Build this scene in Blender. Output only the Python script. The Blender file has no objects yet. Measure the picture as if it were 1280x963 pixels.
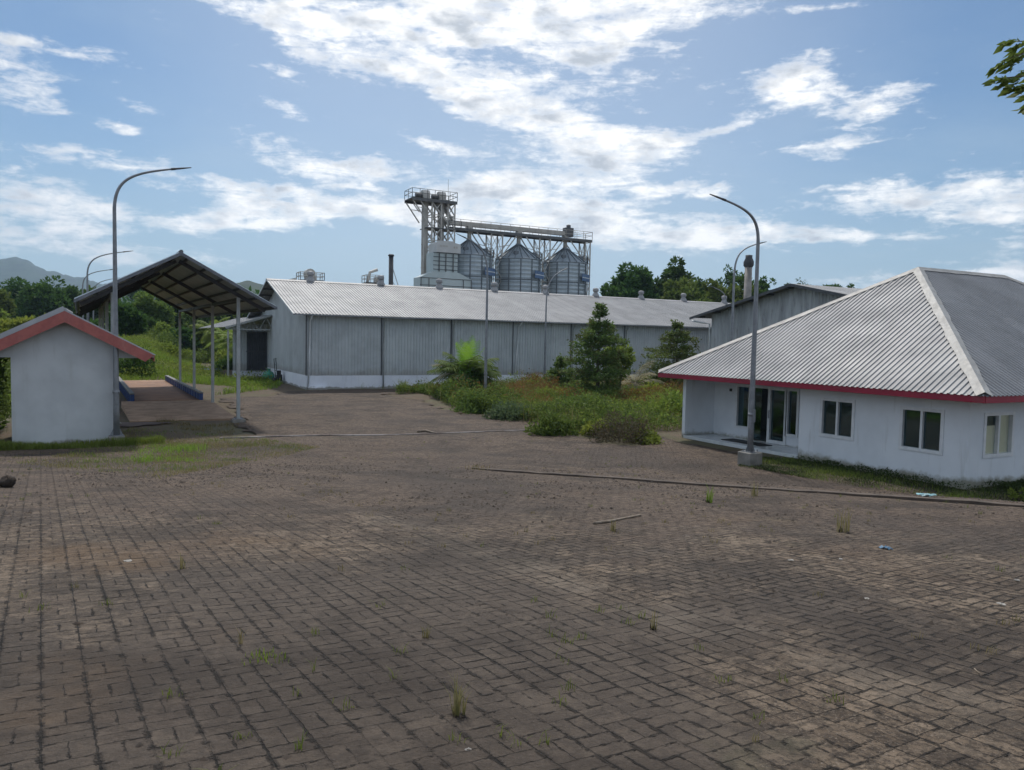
import bpy, math, random
import numpy as np
from mathutils import Vector, Matrix

R = math.radians
scene = bpy.context.scene
COL = scene.collection
rng = np.random.default_rng(7)
random.seed(7)

# ------------------------------------------------------------------ camera model
F_PX = 960.0; PITCH = math.atan(55.5 / F_PX); ROLL = 0.02; CAM_H = 3.7; YAW = R(27.6)
CY, SY = math.cos(YAW), math.sin(YAW)

def ray(px, py):
    u = px - 640; v = py - 481.5
    a = u * math.cos(ROLL) + v * math.sin(ROLL); b = -u * math.sin(ROLL) + v * math.cos(ROLL)
    x = a / F_PX
    fw = math.cos(PITCH) - (b / F_PX) * math.sin(PITCH)
    up = -math.sin(PITCH) - (b / F_PX) * math.cos(PITCH)
    return (x * CY + fw * SY, -x * SY + fw * CY, up)

def at(px, py, X=None, Y=None, Z=None, t=None):
    d = ray(px, py)
    if Z is not None: t = (Z - CAM_H) / d[2]
    elif X is not None: t = X / d[0]
    elif Y is not None: t = Y / d[1]
    return (d[0] * t, d[1] * t, CAM_H + d[2] * t)

def terr(X, Y):
    X = np.asarray(X, float); Y = np.asarray(Y, float)
    d = SY * X + CY * Y
    dd = np.clip(d, -15, 60)
    a = 2.1 - .07 * dd - .0012 * dd * dd
    h = (a + np.sqrt(a * a + .06)) / 2
    s = (X - 8.9) * .89 + (Y - 19.4) * .457
    w = np.clip((s - .4) / 4.6, 0, 1); w = w * w * (3 - 2 * w)
    r = np.clip((Y - 61) / 40, 0, 1); r = r * r * (3 - 2 * r); q = np.clip((8.3 - X) / 5, 0, 1); far = np.clip((700 - Y) / 400, 0, 1)
    return h * (1 - w) - .06 * w + 2.9 * r * q * q * (3 - 2 * q) * far + .01 * np.sin(X * .9 + 1.3 * np.sin(Y * .5)) * np.sin(Y * .7)

def G(px, py):
    d = ray(px, py); t = 2.0
    while t < 3000:
        if CAM_H + d[2] * t < float(terr(d[0] * t, d[1] * t)): break
        t += .02 + t * .001
    return (d[0] * t, d[1] * t, float(terr(d[0] * t, d[1] * t)))

def dist_pos(px, t):
    """a point t metres ahead of the camera under column px, on the ground"""
    y = 426 + .02 * (px - 640)
    d = ray(px, y)
    return (d[0] * t, d[1] * t)

# ------------------------------------------------------------------ materials
def nodes_of(name):
    m = bpy.data.materials.new(name); m.use_nodes = True
    nt = m.node_tree; b = nt.nodes['Principled BSDF']
    return m, nt, b

class NB:
    """terse node building"""
    def __init__(s, nt): s.nt = nt
    def n(s, t, **kw):
        o = s.nt.nodes.new(t)
        for k, v in kw.items(): setattr(o, k, v)
        return o
    def set(s, sock, v):
        if isinstance(v, bpy.types.NodeSocket): s.nt.links.new(v, sock)
        else: sock.default_value = v
    def m(s, op, a, b=None, c=None, clamp=False):
        o = s.n('ShaderNodeMath', operation=op, use_clamp=clamp)
        for i, v in enumerate((a, b, c)):
            if v is not None: s.set(o.inputs[i], v)
        return o.outputs[0]
    def noise(s, vec, scale, detail=4, rough=.55, dist=0, out='Fac'):
        o = s.n('ShaderNodeTexNoise')
        if vec is not None: s.set(o.inputs['Vector'], vec)
        o.inputs['Scale'].default_value = scale; o.inputs['Detail'].default_value = detail
        o.inputs['Roughness'].default_value = rough; o.inputs['Distortion'].default_value = dist
        return o.outputs[out]
    def step(s, x, lo, hi):
        o = s.n('ShaderNodeMapRange', interpolation_type='SMOOTHSTEP')
        s.set(o.inputs[0], x); o.inputs[1].default_value = lo; o.inputs[2].default_value = hi
        return o.outputs[0]
    def mix(s, f, a, b, mode='MIX'):
        o = s.n('ShaderNodeMix', data_type='RGBA', blend_type=mode)
        s.set(o.inputs[0], f)
        for i, v in ((6, a), (7, b)):
            if isinstance(v, tuple) and len(v) == 3: v = v + (1,)
            s.set(o.inputs[i], v)
        return o.outputs[2]
    def mapping(s, vec, scale=(1, 1, 1), rot=(0, 0, 0), loc=(0, 0, 0)):
        o = s.n('ShaderNodeMapping'); s.set(o.inputs[0], vec)
        o.inputs[1].default_value = loc; o.inputs[2].default_value = rot; o.inputs[3].default_value = scale
        return o.outputs[0]
    def xyz(s, vec):
        o = s.n('ShaderNodeSeparateXYZ'); s.set(o.inputs[0], vec); return o.outputs
    def bump(s, h, strength, dist):
        o = s.n('ShaderNodeBump'); s.set(o.inputs['Height'], h)
        o.inputs['Strength'].default_value = strength; o.inputs['Distance'].default_value = dist
        return o.outputs[0]
    def obj(s):
        return s.n('ShaderNodeTexCoord').outputs['Object']
    def pos(s):
        return s.n('ShaderNodeNewGeometry').outputs['Position']

def pmat(name, c1, c2=None, scale=3.0, rough=.6, metal=0.0, bump=0.0, bscale=40, stain=None, stain_amt=.5, stretch=(1, 1, 1), spec=.5):
    """painted / concrete / metal surface: two tones in noise, an optional stain tone in streaky patches, fine bump"""
    m, nt, b = nodes_of(name); k = NB(nt); p = k.pos()
    c2 = c2 or tuple(v * .82 for v in c1)
    col = k.mix(k.step(k.noise(k.mapping(p, stretch), scale, 6), .35, .65), c1, c2)
    if stain:
        f = k.step(k.noise(k.mapping(p, (1.3, 1.3, .35)), 2.1, 7, .65), .52, .72)
        col = k.mix(k.m('MULTIPLY', f, stain_amt), col, stain)
    k.set(b.inputs['Base Color'], col)
    r = k.m('MULTIPLY_ADD', k.noise(p, scale * 3, 4), .25, rough - .12)
    k.set(b.inputs['Roughness'], r); b.inputs['Metallic'].default_value = metal
    b.inputs['Specular IOR Level'].default_value = spec
    if bump: k.set(b.inputs['Normal'], k.bump(k.noise(p, bscale, 5, .6), bump, .02))
    return m

def leafmat(name, c1, c2, c3=None, trans=.38, rough=.65):
    m, nt, b = nodes_of(name); k = NB(nt)
    g = k.n('ShaderNodeNewGeometry')
    rnd = g.outputs['Random Per Island']
    col = k.mix(rnd, c1, c2)
    n = k.step(k.noise(g.outputs['Position'], .55, 3), .42, .62)
    col = k.mix(k.m('MULTIPLY', n, .6), col, c3 or tuple(.6 * (a + bb) for a, bb in zip(c1, c2)))
    info = k.n('ShaderNodeObjectInfo')
    hs = k.n('ShaderNodeHueSaturation')
    k.set(hs.inputs['Hue'], k.m('MULTIPLY_ADD', info.outputs['Random'], .035, .482))
    k.set(hs.inputs['Value'], k.m('MULTIPLY_ADD', info.outputs['Random'], .35, .82))
    k.set(hs.inputs['Color'], col); col = hs.outputs[0]
    k.set(b.inputs['Base Color'], col); b.inputs['Roughness'].default_value = rough
    b.inputs['Specular IOR Level'].default_value = .12
    tr = k.n('ShaderNodeBsdfTranslucent')
    k.set(tr.inputs[0], k.mix(.5, col, tuple(min(1, v * 1.6) for v in c2)))
    ms = k.n('ShaderNodeMixShader'); ms.inputs[0].default_value = trans
    nt.links.new(b.outputs[0], ms.inputs[1]); nt.links.new(tr.outputs[0], ms.inputs[2])
    nt.links.new(ms.outputs[0], nt.nodes['Material Output'].inputs[0])
    return m

def glassmat(name, tint, refl=.20):
    m, nt, b = nodes_of(name); k = NB(nt); nt.nodes.remove(b)
    t = k.n('ShaderNodeBsdfTransparent'); t.inputs[0].default_value = tint + (1,)
    gl = k.n('ShaderNodeBsdfGlossy'); gl.inputs['Roughness'].default_value = .03
    gl.inputs['Color'].default_value = (.50, .72, .80, 1)
    fr = k.n('ShaderNodeLayerWeight'); fr.inputs[0].default_value = .5
    w = k.n('ShaderNodeBump'); k.set(w.inputs['Height'], k.noise(k.pos(), 2.2, 1)); w.inputs['Strength'].default_value = .05; w.inputs['Distance'].default_value = .05
    nt.links.new(w.outputs[0], gl.inputs['Normal'])
    ms = k.n('ShaderNodeMixShader'); k.set(ms.inputs[0], k.m('MULTIPLY_ADD', k.m('POWER', fr.outputs['Facing'], 4.0), .78, refl))
    nt.links.new(t.outputs[0], ms.inputs[1]); nt.links.new(gl.outputs[0], ms.inputs[2])
    nt.links.new(ms.outputs[0], nt.nodes['Material Output'].inputs[0])
    return m

MT = {}
def build_materials():
    MT['white_wall'] = wallmat('white_plaster', (.72, .755, .79), (.655, .69, .725), moss=True)
    MT['hut_wall'] = wallmat('hut_plaster', (.55, .57, .58), (.47, .49, .50), moss=False)
    MT['white_paint'] = pmat('white_paint', (.72, .74, .75), (.64, .66, .68), 5, .4)
    MT['tile'] = pmat('porch_tile', (.60, .63, .64), (.52, .55, .56), 2, .18)
    MT['red_fascia'] = pmat('crimson_paint', (.31, .013, .04), (.24, .012, .034), 1.2, .5, stain=(.22, .06, .06), stain_amt=.5)
    MT['faded_red'] = pmat('faded_red_paint', (.40, .12, .10), (.33, .095, .082), 6, .6, stain=(.46, .2, .18), stain_amt=.5, bump=.1)
    MT['zinc_roof'] = sheetmat('zinc_roof', (.315, .312, .315), (.26, .26, .263), 'x', rust=.24, rough=.6, metal=.1)
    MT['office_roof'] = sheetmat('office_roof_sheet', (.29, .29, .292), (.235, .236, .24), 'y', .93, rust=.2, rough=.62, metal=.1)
    MT['office_roof_side'] = sheetmat('office_roof_side_sheet', (.225, .232, .245), (.185, .192, .205), 'x', .93, rust=.14, rough=.62, metal=.1)  # same sheet as the front, its weaker light put into a darker colour
    MT['hip_cap'] = pmat('hip_cap_sheet', (.315, .31, .30), (.245, .24, .23), 3, .6, .1, stain=(.36, .33, .30), stain_amt=.4)
    MT['hut_roof'] = pmat('hut_roof_sheet', (.42, .43, .45), (.35, .36, .385), 2, .5, .2)
    MT['clad'] = sheetmat('grey_cladding', (.53, .56, .57), (.465, .495, .51), 'x', 1.2, .5, .1, .12, mud=True, vert=True)
    MT['clad_gable'] = sheetmat('gable_cladding', (.52, .555, .58), (.46, .495, .52), 'y', 1.2, .5, .1, .10, mud=True, vert=True)
    MT['old_clad'] = pmat('weathered_cladding', (.44, .46, .47), (.29, .305, .315), .9, .6, .2, stain=(.16, .15, .15), stain_amt=.6, stretch=(1, 2.2, .25))
    MT['plinth'] = wallmat('plinth_paint', (.78, .81, .87), (.72, .75, .82), moss=False)
    MT['galv'] = pmat('galvanised', (.25, .262, .28), (.20, .21, .225), 5, .5, .35, stain=(.22, .2, .18), stain_amt=.35)
    MT['post_grey'] = pmat('post_paint', (.42, .44, .44), (.35, .37, .37), 3, .5, .1, stain=(.25, .22, .19), stain_amt=.4)
    MT['dark_steel'] = pmat('dark_steel', (.075, .078, .082), (.055, .057, .06), 4, .5, .3)
    MT['canopy_sheet'] = pmat('canopy_sheet', (.47, .54, .58), (.40, .46, .50), 1.1, .5, .1)
    MT['canopy_edge'] = pmat('canopy_edge', (.16, .17, .19), (.12, .13, .15), 2, .5, .2)
    MT['concrete'] = pmat('concrete', (.27, .255, .23), (.17, .16, .14), 2.5, .85, bump=.4, bscale=30, stain=(.12, .11, .09), stain_amt=.7)
    MT['apron'] = pmat('apron_concrete', (.38, .255, .17), (.26, .17, .11), 1.2, .85, bump=.3, bscale=14, stain=(.13, .065, .035), stain_amt=.8)
    MT['rust_deck'] = pmat('rusty_deck', (.27, .135, .065), (.19, .095, .05), .8, .75, .05, bump=.2, stain=(.12, .06, .032), stain_amt=.6)
    MT['blue_rail'] = pmat('blue_rail_paint', (.02, .06, .21), (.018, .045, .14), 2, .5, stain=(.05, .05, .06), stain_amt=.45)
    MT['rail_cap'] = pmat('rail_cap_paint', (.17, .17, .16), (.10, .10, .09), 3, .6)
    MT['silo'] = silomat()
    MT['silo_roof'] = pmat('silo_roof', (.25, .285, .31), (.20, .235, .26), 1, .6, .1)
    MT['silo_rib'] = pmat('silo_stiffener', (.135, .155, .17), (.115, .13, .145), 1, .6, .1)
    MT['silo_steel'] = pmat('plant_steel', (.50, .48, .44), (.40, .375, .34), .8, .55, .1, stain=(.25, .18, .13), stain_amt=.45)
    MT['silo_dark'] = pmat('plant_dark_steel', (.12, .12, .12), (.085, .085, .085), 1, .55, .2)
    MT['dryer'] = pmat('dryer_sheet', (.46, .52, .52), (.38, .44, .44), .5, .45, .2)
    MT['dryer_panel'] = pmat('dryer_panel', (.55, .55, .53), (.48, .48, .47), .5, .5, .1)
    MT['sign_blue'] = pmat('sign_blue', (.10, .17, .30), (.085, .14, .25), 1, .5)
    MT['sign_white'] = pmat('sign_white', (.6, .63, .66), (.5, .53, .56), 1, .5)
    MT['black'] = pmat('black_rubber', (.025, .026, .028), (.018, .018, .02), 5, .7)
    MT['door_dark'] = pmat('dark_sheet', (.06, .065, .075), (.04, .043, .05), 1.5, .5, .2)
    MT['curtain'] = pmat('cream_board', (.82, .77, .60), (.76, .71, .55), 2, .8)
    MT['chimney'] = pmat('chimney_steel', (.06, .06, .062), (.04, .04, .042), 2, .6, .3)
    MT['stack'] = pmat('stack_steel', (.26, .24, .22), (.18, .165, .15), 1.5, .6, .2)
    MT['bark'] = pmat('bark', (.14, .11, .08), (.085, .065, .048), 4, .9, bump=.6, bscale=12)
    MT['palm_bark'] = pmat('palm_bark', (.20, .17, .13), (.13, .11, .085), 3, .9, bump=.6, bscale=9)
    MT['green_sack'] = pmat('green_plastic', (.05, .30, .20), (.04, .22, .15), 3, .45)
    MT['blue_tarp'] = pmat('pale_blue_tarp', (.42, .55, .62), (.33, .44, .52), 2, .5)
    MT['cyan_bit'] = pmat('cyan_plastic', (.16, .36, .40), (.27, .38, .40), 6, .5)
    MT['blue_bit'] = pmat('blue_plastic', (.02, .12, .22), (.03, .09, .16), 6, .5)
    MT['paper'] = pmat('paper_litter', (.40, .37, .33), (.28, .26, .23), 10, .8)
    MT['twig'] = pmat('dry_twig', (.28, .23, .18), (.18, .14, .10), 10, .9)
    MT['husk'] = pmat('husk', (.06, .045, .035), (.035, .027, .022), 12, .95, bump=1, bscale=60)
    MT['clod'] = pmat('soil_clod', (.055, .04, .03), (.03, .022, .017), 6, .95)
    MT['earth'] = groundmat()
    MT['paving'] = pavemat()
    MT['kerb'] = pmat('kerb_concrete', (.105, .080, .062), (.06, .046, .036), 2.2, .9, bump=.6, bscale=18, stain=(.055, .045, .035), stain_amt=.8)
    MT['kerb_pale'] = pmat('kerb_painted', (.36, .33, .31), (.12, .095, .085), .9, .9, bump=.5, bscale=18, stain=(.08, .06, .05), stain_amt=.9)
    MT['puddle'] = puddlemat()
    MT['hill'] = pmat('forested_hill', (.030, .055, .022), (.016, .032, .014), .02, .95, bump=1, bscale=.06)
    # foliage
    MT['lf_dark'] = leafmat('leaf_dark', (.028, .062, .016), (.06, .115, .027), (.075, .14, .03))
    MT['lf_mid'] = leafmat('leaf_mid', (.058, .098, .02), (.115, .165, .038), (.15, .19, .045))
    MT['lf_light'] = leafmat('leaf_light', (.095, .155, .026), (.185, .25, .048), (.22, .265, .055))
    MT['lf_lime'] = leafmat('leaf_lime', (.13, .25, .022), (.23, .36, .042), (.20, .33, .04), .45)
    MT['lf_yel'] = leafmat('leaf_yellow', (.13, .18, .028), (.24, .27, .05), (.12, .18, .03))
    MT['lf_pine'] = leafmat('leaf_tiered', (.058, .10, .030), (.125, .18, .05), (.15, .18, .06))
    MT['lf_tip'] = leafmat('leaf_tip', (.07, .085, .03), (.12, .13, .045), (.09, .10, .035))
    MT['lf_grey'] = leafmat('leaf_grey', (.05, .08, .04), (.10, .14, .07), (.08, .12, .05))
    MT['lf_brown'] = leafmat('leaf_brown', (.085, .06, .045), (.15, .12, .075), (.07, .075, .035), .2)
    MT['lf_rust'] = leafmat('leaf_rust', (.16, .085, .025), (.25, .15, .05), (.12, .11, .03), .3)
    MT['lf_dry'] = leafmat('leaf_dry', (.30, .27, .17), (.42, .38, .24), (.22, .22, .12), .3)
    MT['grass'] = leafmat('grass_blade', (.085, .125, .024), (.175, .215, .045), (.15, .19, .035), .3)
    MT['grass_bright'] = leafmat('grass_bright', (.12, .20, .026), (.24, .33, .05), (.20, .30, .04), .3)
    MT['grass_dry'] = leafmat('grass_dry', (.17, .14, .06), (.28, .24, .11), (.13, .14, .045), .25)
    MT['moss'] = leafmat('moss', (.025, .045, .014), (.05, .075, .02), (.035, .055, .015), .1)

def sheetmat(name, c1, c2, axis, width=.95, rough=.5, metal=.2, rust=.25, length=3.2, mud=False, vert=False):
    """ribbed sheet: each sheet its own tone, lap lines, faint rust and dirt runs"""
    m, nt, b = nodes_of(name); k = NB(nt); p = k.pos(); X, Y, Z = k.xyz(p)
    a = {'x': X, 'y': Y}[axis]; o = {'x': Y, 'y': X}[axis] if not vert else Z
    i = k.m('FLOOR', k.m('DIVIDE', a, width)); j = k.m('FLOOR', k.m('DIVIDE', k.m('MULTIPLY_ADD', i, .37, o), length)) if not vert else 0.0
    cv = k.n('ShaderNodeCombineXYZ'); k.set(cv.inputs[0], i); k.set(cv.inputs[1], j)
    wn = k.n('ShaderNodeTexWhiteNoise', noise_dimensions='3D'); k.set(wn.inputs[0], cv.outputs[0])
    col = k.mix(wn.outputs[0], c1, c2)
    n = k.noise(p, .7, 7, .65); col = k.mix(k.m('MULTIPLY', k.step(n, .42, .68), .45), col, tuple(v * .72 for v in c2))
    fl = k.m('FRACT', k.m('DIVIDE', a, width)); lap = k.m('LESS_THAN', fl, .03)
    col = k.mix(k.m('MULTIPLY', lap, .35), col, tuple(v * .45 for v in c2))
    st = (6, 6, .5) if vert else ((7, .45, 1) if axis == 'x' else (.45, 7, 1))
    r = k.step(k.noise(k.mapping(p, st), 1.6, 7, .7), .58, .74)
    col = k.mix(k.m('MULTIPLY', r, rust), col, (.16, .10, .06))
    if mud:
        e = k.m('ADD', Z, k.m('MULTIPLY', k.noise(p, 1.7, 6, .7), -1.5)); f = k.m('SUBTRACT', 1, k.step(e, .15, .75))
        col = k.mix(k.m('MULTIPLY', f, .35), col, (.20, .15, .11))
    k.set(b.inputs['Base Color'], col); b.inputs['Metallic'].default_value = metal
    k.set(b.inputs['Roughness'], k.m('MULTIPLY_ADD', n, .3, rough - .15))
    k.set(b.inputs['Normal'], k.bump(k.noise(p, 1.8, 4), .25, .05))
    return m

def wallmat(name, c1, c2, moss):
    m, nt, b = nodes_of(name); k = NB(nt); p = k.pos()
    col = k.mix(k.step(k.noise(p, 1.1, 6), .35, .7), c1, c2)
    # rain streaks with edges of their own
    s = k.step(k.noise(k.mapping(p, (2.2, 2.2, .25)), 2.0, 6, .6), .56, .74)
    col = k.mix(k.m('MULTIPLY', s, .34), col, (.36, .365, .34))
    pt = k.step(k.noise(k.mapping(p, loc=(9, 2, 5)), .55, 7, .7), .55, .60); col = k.mix(k.m('MULTIPLY', pt, .14), col, tuple(min(1, v * 1.12) for v in c1))
    z = k.xyz(p)[2]
    edge = k.m('ADD', z, k.m('ADD', k.m('MULTIPLY', k.noise(p, 4.5, 6, .7), -.35), k.m('MULTIPLY', k.noise(k.mapping(p, loc=(4, 4, 4)), .8, 3), -.45)))
    f = k.m('SUBTRACT', 1, k.step(edge, -.36, -.16 if moss else -.26))
    col = k.mix(k.m('MULTIPLY', f, .8), col, (.15, .14, .07) if moss else (.2, .19, .15))
    k.set(b.inputs['Base Color'], col); b.inputs['Roughness'].default_value = .8
    k.set(b.inputs['Normal'], k.bump(k.noise(p, 7, 6, .6), .12, .02))
    return m

def silomat():
    m, nt, b = nodes_of('silo_sheet'); k = NB(nt); p = k.pos()
    z = k.xyz(p)[2]
    wave = k.m('SINE', k.m('MULTIPLY', z, 2 * math.pi / .55))
    col = k.mix(k.step(k.noise(p, .5, 4), .35, .65), (.40, .455, .485), (.32, .37, .40))
    lines = k.step(wave, .82, .97)
    col = k.mix(k.m('MULTIPLY', lines, .55), col, (.12, .14, .16))
    k.set(b.inputs['Base Color'], col); b.inputs['Roughness'].default_value = .45; b.inputs['Metallic'].default_value = .35
    k.set(b.inputs['Normal'], k.bump(wave, .4, .05))
    return m

def puddlemat():
    m, nt, b = nodes_of('puddle_water'); k = NB(nt)
    k.set(b.inputs['Base Color'], k.mix(k.step(k.noise(k.pos(), 1.5, 5), .4, .6), (.06, .028, .02), (.10, .055, .038)))
    b.inputs['Roughness'].default_value = .5; b.inputs['Specular IOR Level'].default_value = .2
    return m

def groundmat():
    m, nt, b = nodes_of('bare_earth'); k = NB(nt); p = k.pos()
    n1 = k.noise(p, .18, 6, .6); n2 = k.noise(p, 1.6, 7, .65); n3 = k.noise(p, 14, 5, .7)
    col = k.mix(k.step(n2, .38, .64), (.105, .07, .046), (.075, .06, .032))
    col = k.mix(k.m('MULTIPLY', k.step(n1, .45, .62), .7), col, (.080, .078, .034))
    col = k.mix(k.m('MULTIPLY', k.step(n3, .5, .75), .5), col, (.04, .03, .02))
    k.set(b.inputs['Base Color'], col); b.inputs['Roughness'].default_value = .95
    k.set(b.inputs['Normal'], k.bump(n3, .6, .04))
    return m

def pavemat():
    """block paving: bond strips on the left, herringbone right of a border course; soil over it in patches"""
    m, nt, b = nodes_of('block_paving'); k = NB(nt)
    p0 = k.pos()
    wob = k.noise(p0, .8, 2, out='Color')
    wv = k.n('ShaderNodeVectorMath', operation='MULTIPLY_ADD')
    k.set(wv.inputs[0], wob); wv.inputs[1].default_value = (.014, .014, 0); k.set(wv.inputs[2], p0)
    fine = k.noise(p0, 26, 3, out='Color')
    wv2 = k.n('ShaderNodeVectorMath', operation='MULTIPLY_ADD')
    k.set(wv2.inputs[0], fine); wv2.inputs[1].default_value = (.022, .022, 0); k.set(wv2.inputs[2], wv.outputs[0])
    q = k.mapping(wv2.outputs[0], rot=(0, 0, R(-4.0)))
    x, y, _ = k.xyz(q)
    U = .21
    # --- A: strips running away, each with its own shift, alternate pairs across / along
    sx = k.m('DIVIDE', x, U); si = k.m('FLOOR', sx); fx = k.m('SUBTRACT', sx, si)
    wn = k.n('ShaderNodeTexWhiteNoise', noise_dimensions='1D'); k.set(wn.inputs['W'], si)
    sy = k.m('ADD', k.m('DIVIDE', y, U), k.m('MULTIPLY', wn.outputs[0], 1.0))
    sj = k.m('FLOOR', sy); fy = k.m('SUBTRACT', sy, sj)
    par = k.m('FLOORED_MODULO', k.m('ADD', sj, si), 2.0)
    def edge(f):           # distance to 0/1
        return k.m('SUBTRACT', .5, k.m('ABSOLUTE', k.m('SUBTRACT', f, .5)))
    half_y = k.m('ABSOLUTE', k.m('SUBTRACT', fy, .5)); half_x = k.m('ABSOLUTE', k.m('SUBTRACT', fx, .5))
    inner = k.m('ADD', k.m('MULTIPLY', par, half_y), k.m('MULTIPLY', k.m('SUBTRACT', 1, par), half_x))
    dA = k.m('MINIMUM', k.m('MINIMUM', k.m('MULTIPLY', edge(fx), .95), k.m('MULTIPLY', edge(fy), 1.6)), k.m('MULTIPLY', inner, 1.9))
    sub = k.m('ADD', k.m('MULTIPLY', par, k.m('GREATER_THAN', fy, .5)), k.m('MULTIPLY', k.m('SUBTRACT', 1, par), k.m('GREATER_THAN', fx, .5)))
    cA = k.n('ShaderNodeCombineXYZ'); k.set(cA.inputs[0], si); k.set(cA.inputs[1], sj); k.set(cA.inputs[2], sub)
    # --- B: herringbone of 2:1 blocks
    U2 = .112
    qb = k.mapping(wv2.outputs[0], rot=(0, 0, R(-9)))
    xb, yb, _ = k.xyz(qb)
    bx = k.m('DIVIDE', xb, U2); by = k.m('DIVIDE', yb, U2)
    bi = k.m('FLOOR', bx); bj = k.m('FLOOR', by); gx = k.m('SUBTRACT', bx, bi); gy = k.m('SUBTRACT', by, bj)
    mm = k.m('FLOORED_MODULO', k.m('SUBTRACT', bi, bj), 4.0)
    e = [k.m('COMPARE', mm, float(v), .1) for v in range(4)]
    big = 9.0
    left = k.m('MULTIPLY_ADD', e[1], big, gx)
    right = k.m('MULTIPLY_ADD', e[0], big, k.m('SUBTRACT', 1, gx))
    bot = k.m('MULTIPLY_ADD', e[2], big, gy)
    top = k.m('MULTIPLY_ADD', e[3], big, k.m('SUBTRACT', 1, gy))
    dB = k.m('MULTIPLY', k.m('MINIMUM', k.m('MINIMUM', left, right), k.m('MINIMUM', bot, top)), .5)
    ci = k.m('SUBTRACT', bi, e[1]); cj = k.m('SUBTRACT', bj, e[2])
    cB = k.n('ShaderNodeCombineXYZ'); k.set(cB.inputs[0], ci); k.set(cB.inputs[1], cj); k.set(cB.inputs[2], 7.0)
    # border: line across the slope from near right to mid left
    A_, B_ = np.array(G(715, 725)[:2]), np.array(G(1070, 840)[:2]); dr = (B_ - A_) / np.linalg.norm(B_ - A_); nn = (-dr[1], dr[0])
    if nn[0] * 10 + nn[1] * 10 < 0: nn = (-nn[0], -nn[1])
    wx_, wy_, _ = k.xyz(wv2.outputs[0])
    side = k.m('ADD', k.m('MULTIPLY_ADD', wx_, nn[0], -(nn[0] * A_[0] + nn[1] * A_[1])), k.m('MULTIPLY', wy_, nn[1]))
    isB = k.m('GREATER_THAN', side, .2)
    band = k.m('MULTIPLY', k.m('SUBTRACT', 1, k.step(k.m('ABSOLUTE', side), .16, .40)), k.step(k.noise(k.mapping(p0, loc=(2, 90, 0)), 1.3, 6, .7), .40, .62))
    dist = k.m('ADD', k.m('MULTIPLY', isB, dB), k.m('MULTIPLY', k.m('SUBTRACT', 1, isB), dA))
    idv = k.n('ShaderNodeMix', data_type='VECTOR'); k.set(idv.inputs[0], isB); k.set(idv.inputs[4], cA.outputs[0]); k.set(idv.inputs[5], cB.outputs[0])
    rb = k.n('ShaderNodeTexWhiteNoise', noise_dimensions='3D'); k.set(rb.inputs[0], idv.outputs[1])
    rnd = rb.outputs[0]
    # --- colours
    n_lo = k.noise(p0, .22, 5, .6); n_md = k.noise(p0, 1.1, 7, .68); n_hi = k.noise(p0, 9, 7, .72); n_xh = k.noise(p0, 55, 4, .7)
    blk = k.mix(rnd, (.100, .070, .046), (.215, .160, .112))
    n_v = k.noise(k.mapping(p0, loc=(3, 61, 0)), 26, 5, .75)
    blk = k.mix(k.m('MULTIPLY', k.step(n_hi, .44, .58), .75), blk, (.040, .030, .022))
    blk = k.mix(k.m('MULTIPLY', k.step(n_v, .50, .60), .75), blk, (.026, .019, .014))
    blk = k.mix(k.m('MULTIPLY', k.step(n_xh, .54, .66), .6), blk, (.25, .20, .155))
    blk = k.mix(k.m('MULTIPLY', k.step(k.noise(k.mapping(p0, loc=(8, 8, 0)), 2.6, 6, .7), .5, .66), .5), blk, (.255, .196, .142))
    blk = k.mix(k.m('MULTIPLY', k.step(n_lo, .46, .58), .75), blk, (.066, .052, .042))     # grey, sooty wear
    blk = k.mix(k.m('MULTIPLY', band, .45), blk, (.20, .162, .125))
    nb = k.noise(k.mapping(p0, loc=(31, 9, 0)), .3, 5, .62)
    blk = k.mix(k.m('MULTIPLY', k.step(nb, .54, .68), .5), blk, (.125, .074, .036))       # brown soil film
    nd = k.noise(k.mapping(p0, loc=(5, 77, 0)), .9, 7, .7)
    jw = k.m('MULTIPLY_ADD', k.step(nd, .35, .65), .032, .008)                            # joint width
    jw = k.m('MULTIPLY_ADD', n_hi, .02, jw)
    joint = k.m('SUBTRACT', 1, k.m('DIVIDE', dist, jw), clamp=True)
    joint = k.m('MULTIPLY', k.step(joint, .10, .6), k.m('MULTIPLY_ADD', k.step(k.noise(k.mapping(p0, loc=(17, 40, 0)), 1.1, 7, .72), .40, .6), .88, .12))
    # soil cover hides the joints farther down the slope
    X, Y, _ = k.xyz(p0)
    along = k.m('ADD', k.m('MULTIPLY', X, SY), k.m('MULTIPLY', Y, CY))
    cov = k.m('ADD', k.m('MULTIPLY', k.step(along, 5, 17), .78), k.m('MULTIPLY_ADD', n_md, 1.3, -.68))
    cov = k.step(k.m('ADD', cov, k.m('MULTIPLY', k.noise(k.mapping(p0, loc=(9, 3, 0)), .4, 5, .65), .75)), .38, .82)
    soil = k.mix(k.step(n_hi, .36, .64), (.122, .086, .063), (.040, .029, .022))
    soil = k.mix(k.m('MULTIPLY', k.step(n_xh, .45, .7), .5), soil, (.20, .142, .10))
    soil = k.mix(k.m('MULTIPLY', k.step(n_lo, .5, .62), .55), soil, (.044, .034, .028))
    col = k.mix(k.m('MULTIPLY', cov, .82), blk, soil)
    col = k.mix(k.m('MULTIPLY', joint, k.m('MULTIPLY_ADD', cov, -.9, 1.0)), col, (.013, .010, .007))
    big = k.noise(k.mapping(p0, (1, 1, 1), (0, 0, R(20)), (70, 13, 0)), .55, 8, .72)
    soil_d = k.step(big, .46, .62)
    col = k.mix(k.m('MULTIPLY', soil_d, .68), col, (.034, .025, .019))
    specks = k.step(k.noise(p0, 21, 4, .8), .62, .70)
    col = k.mix(k.m('MULTIPLY', specks, .75), col, (.026, .019, .014))
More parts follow.
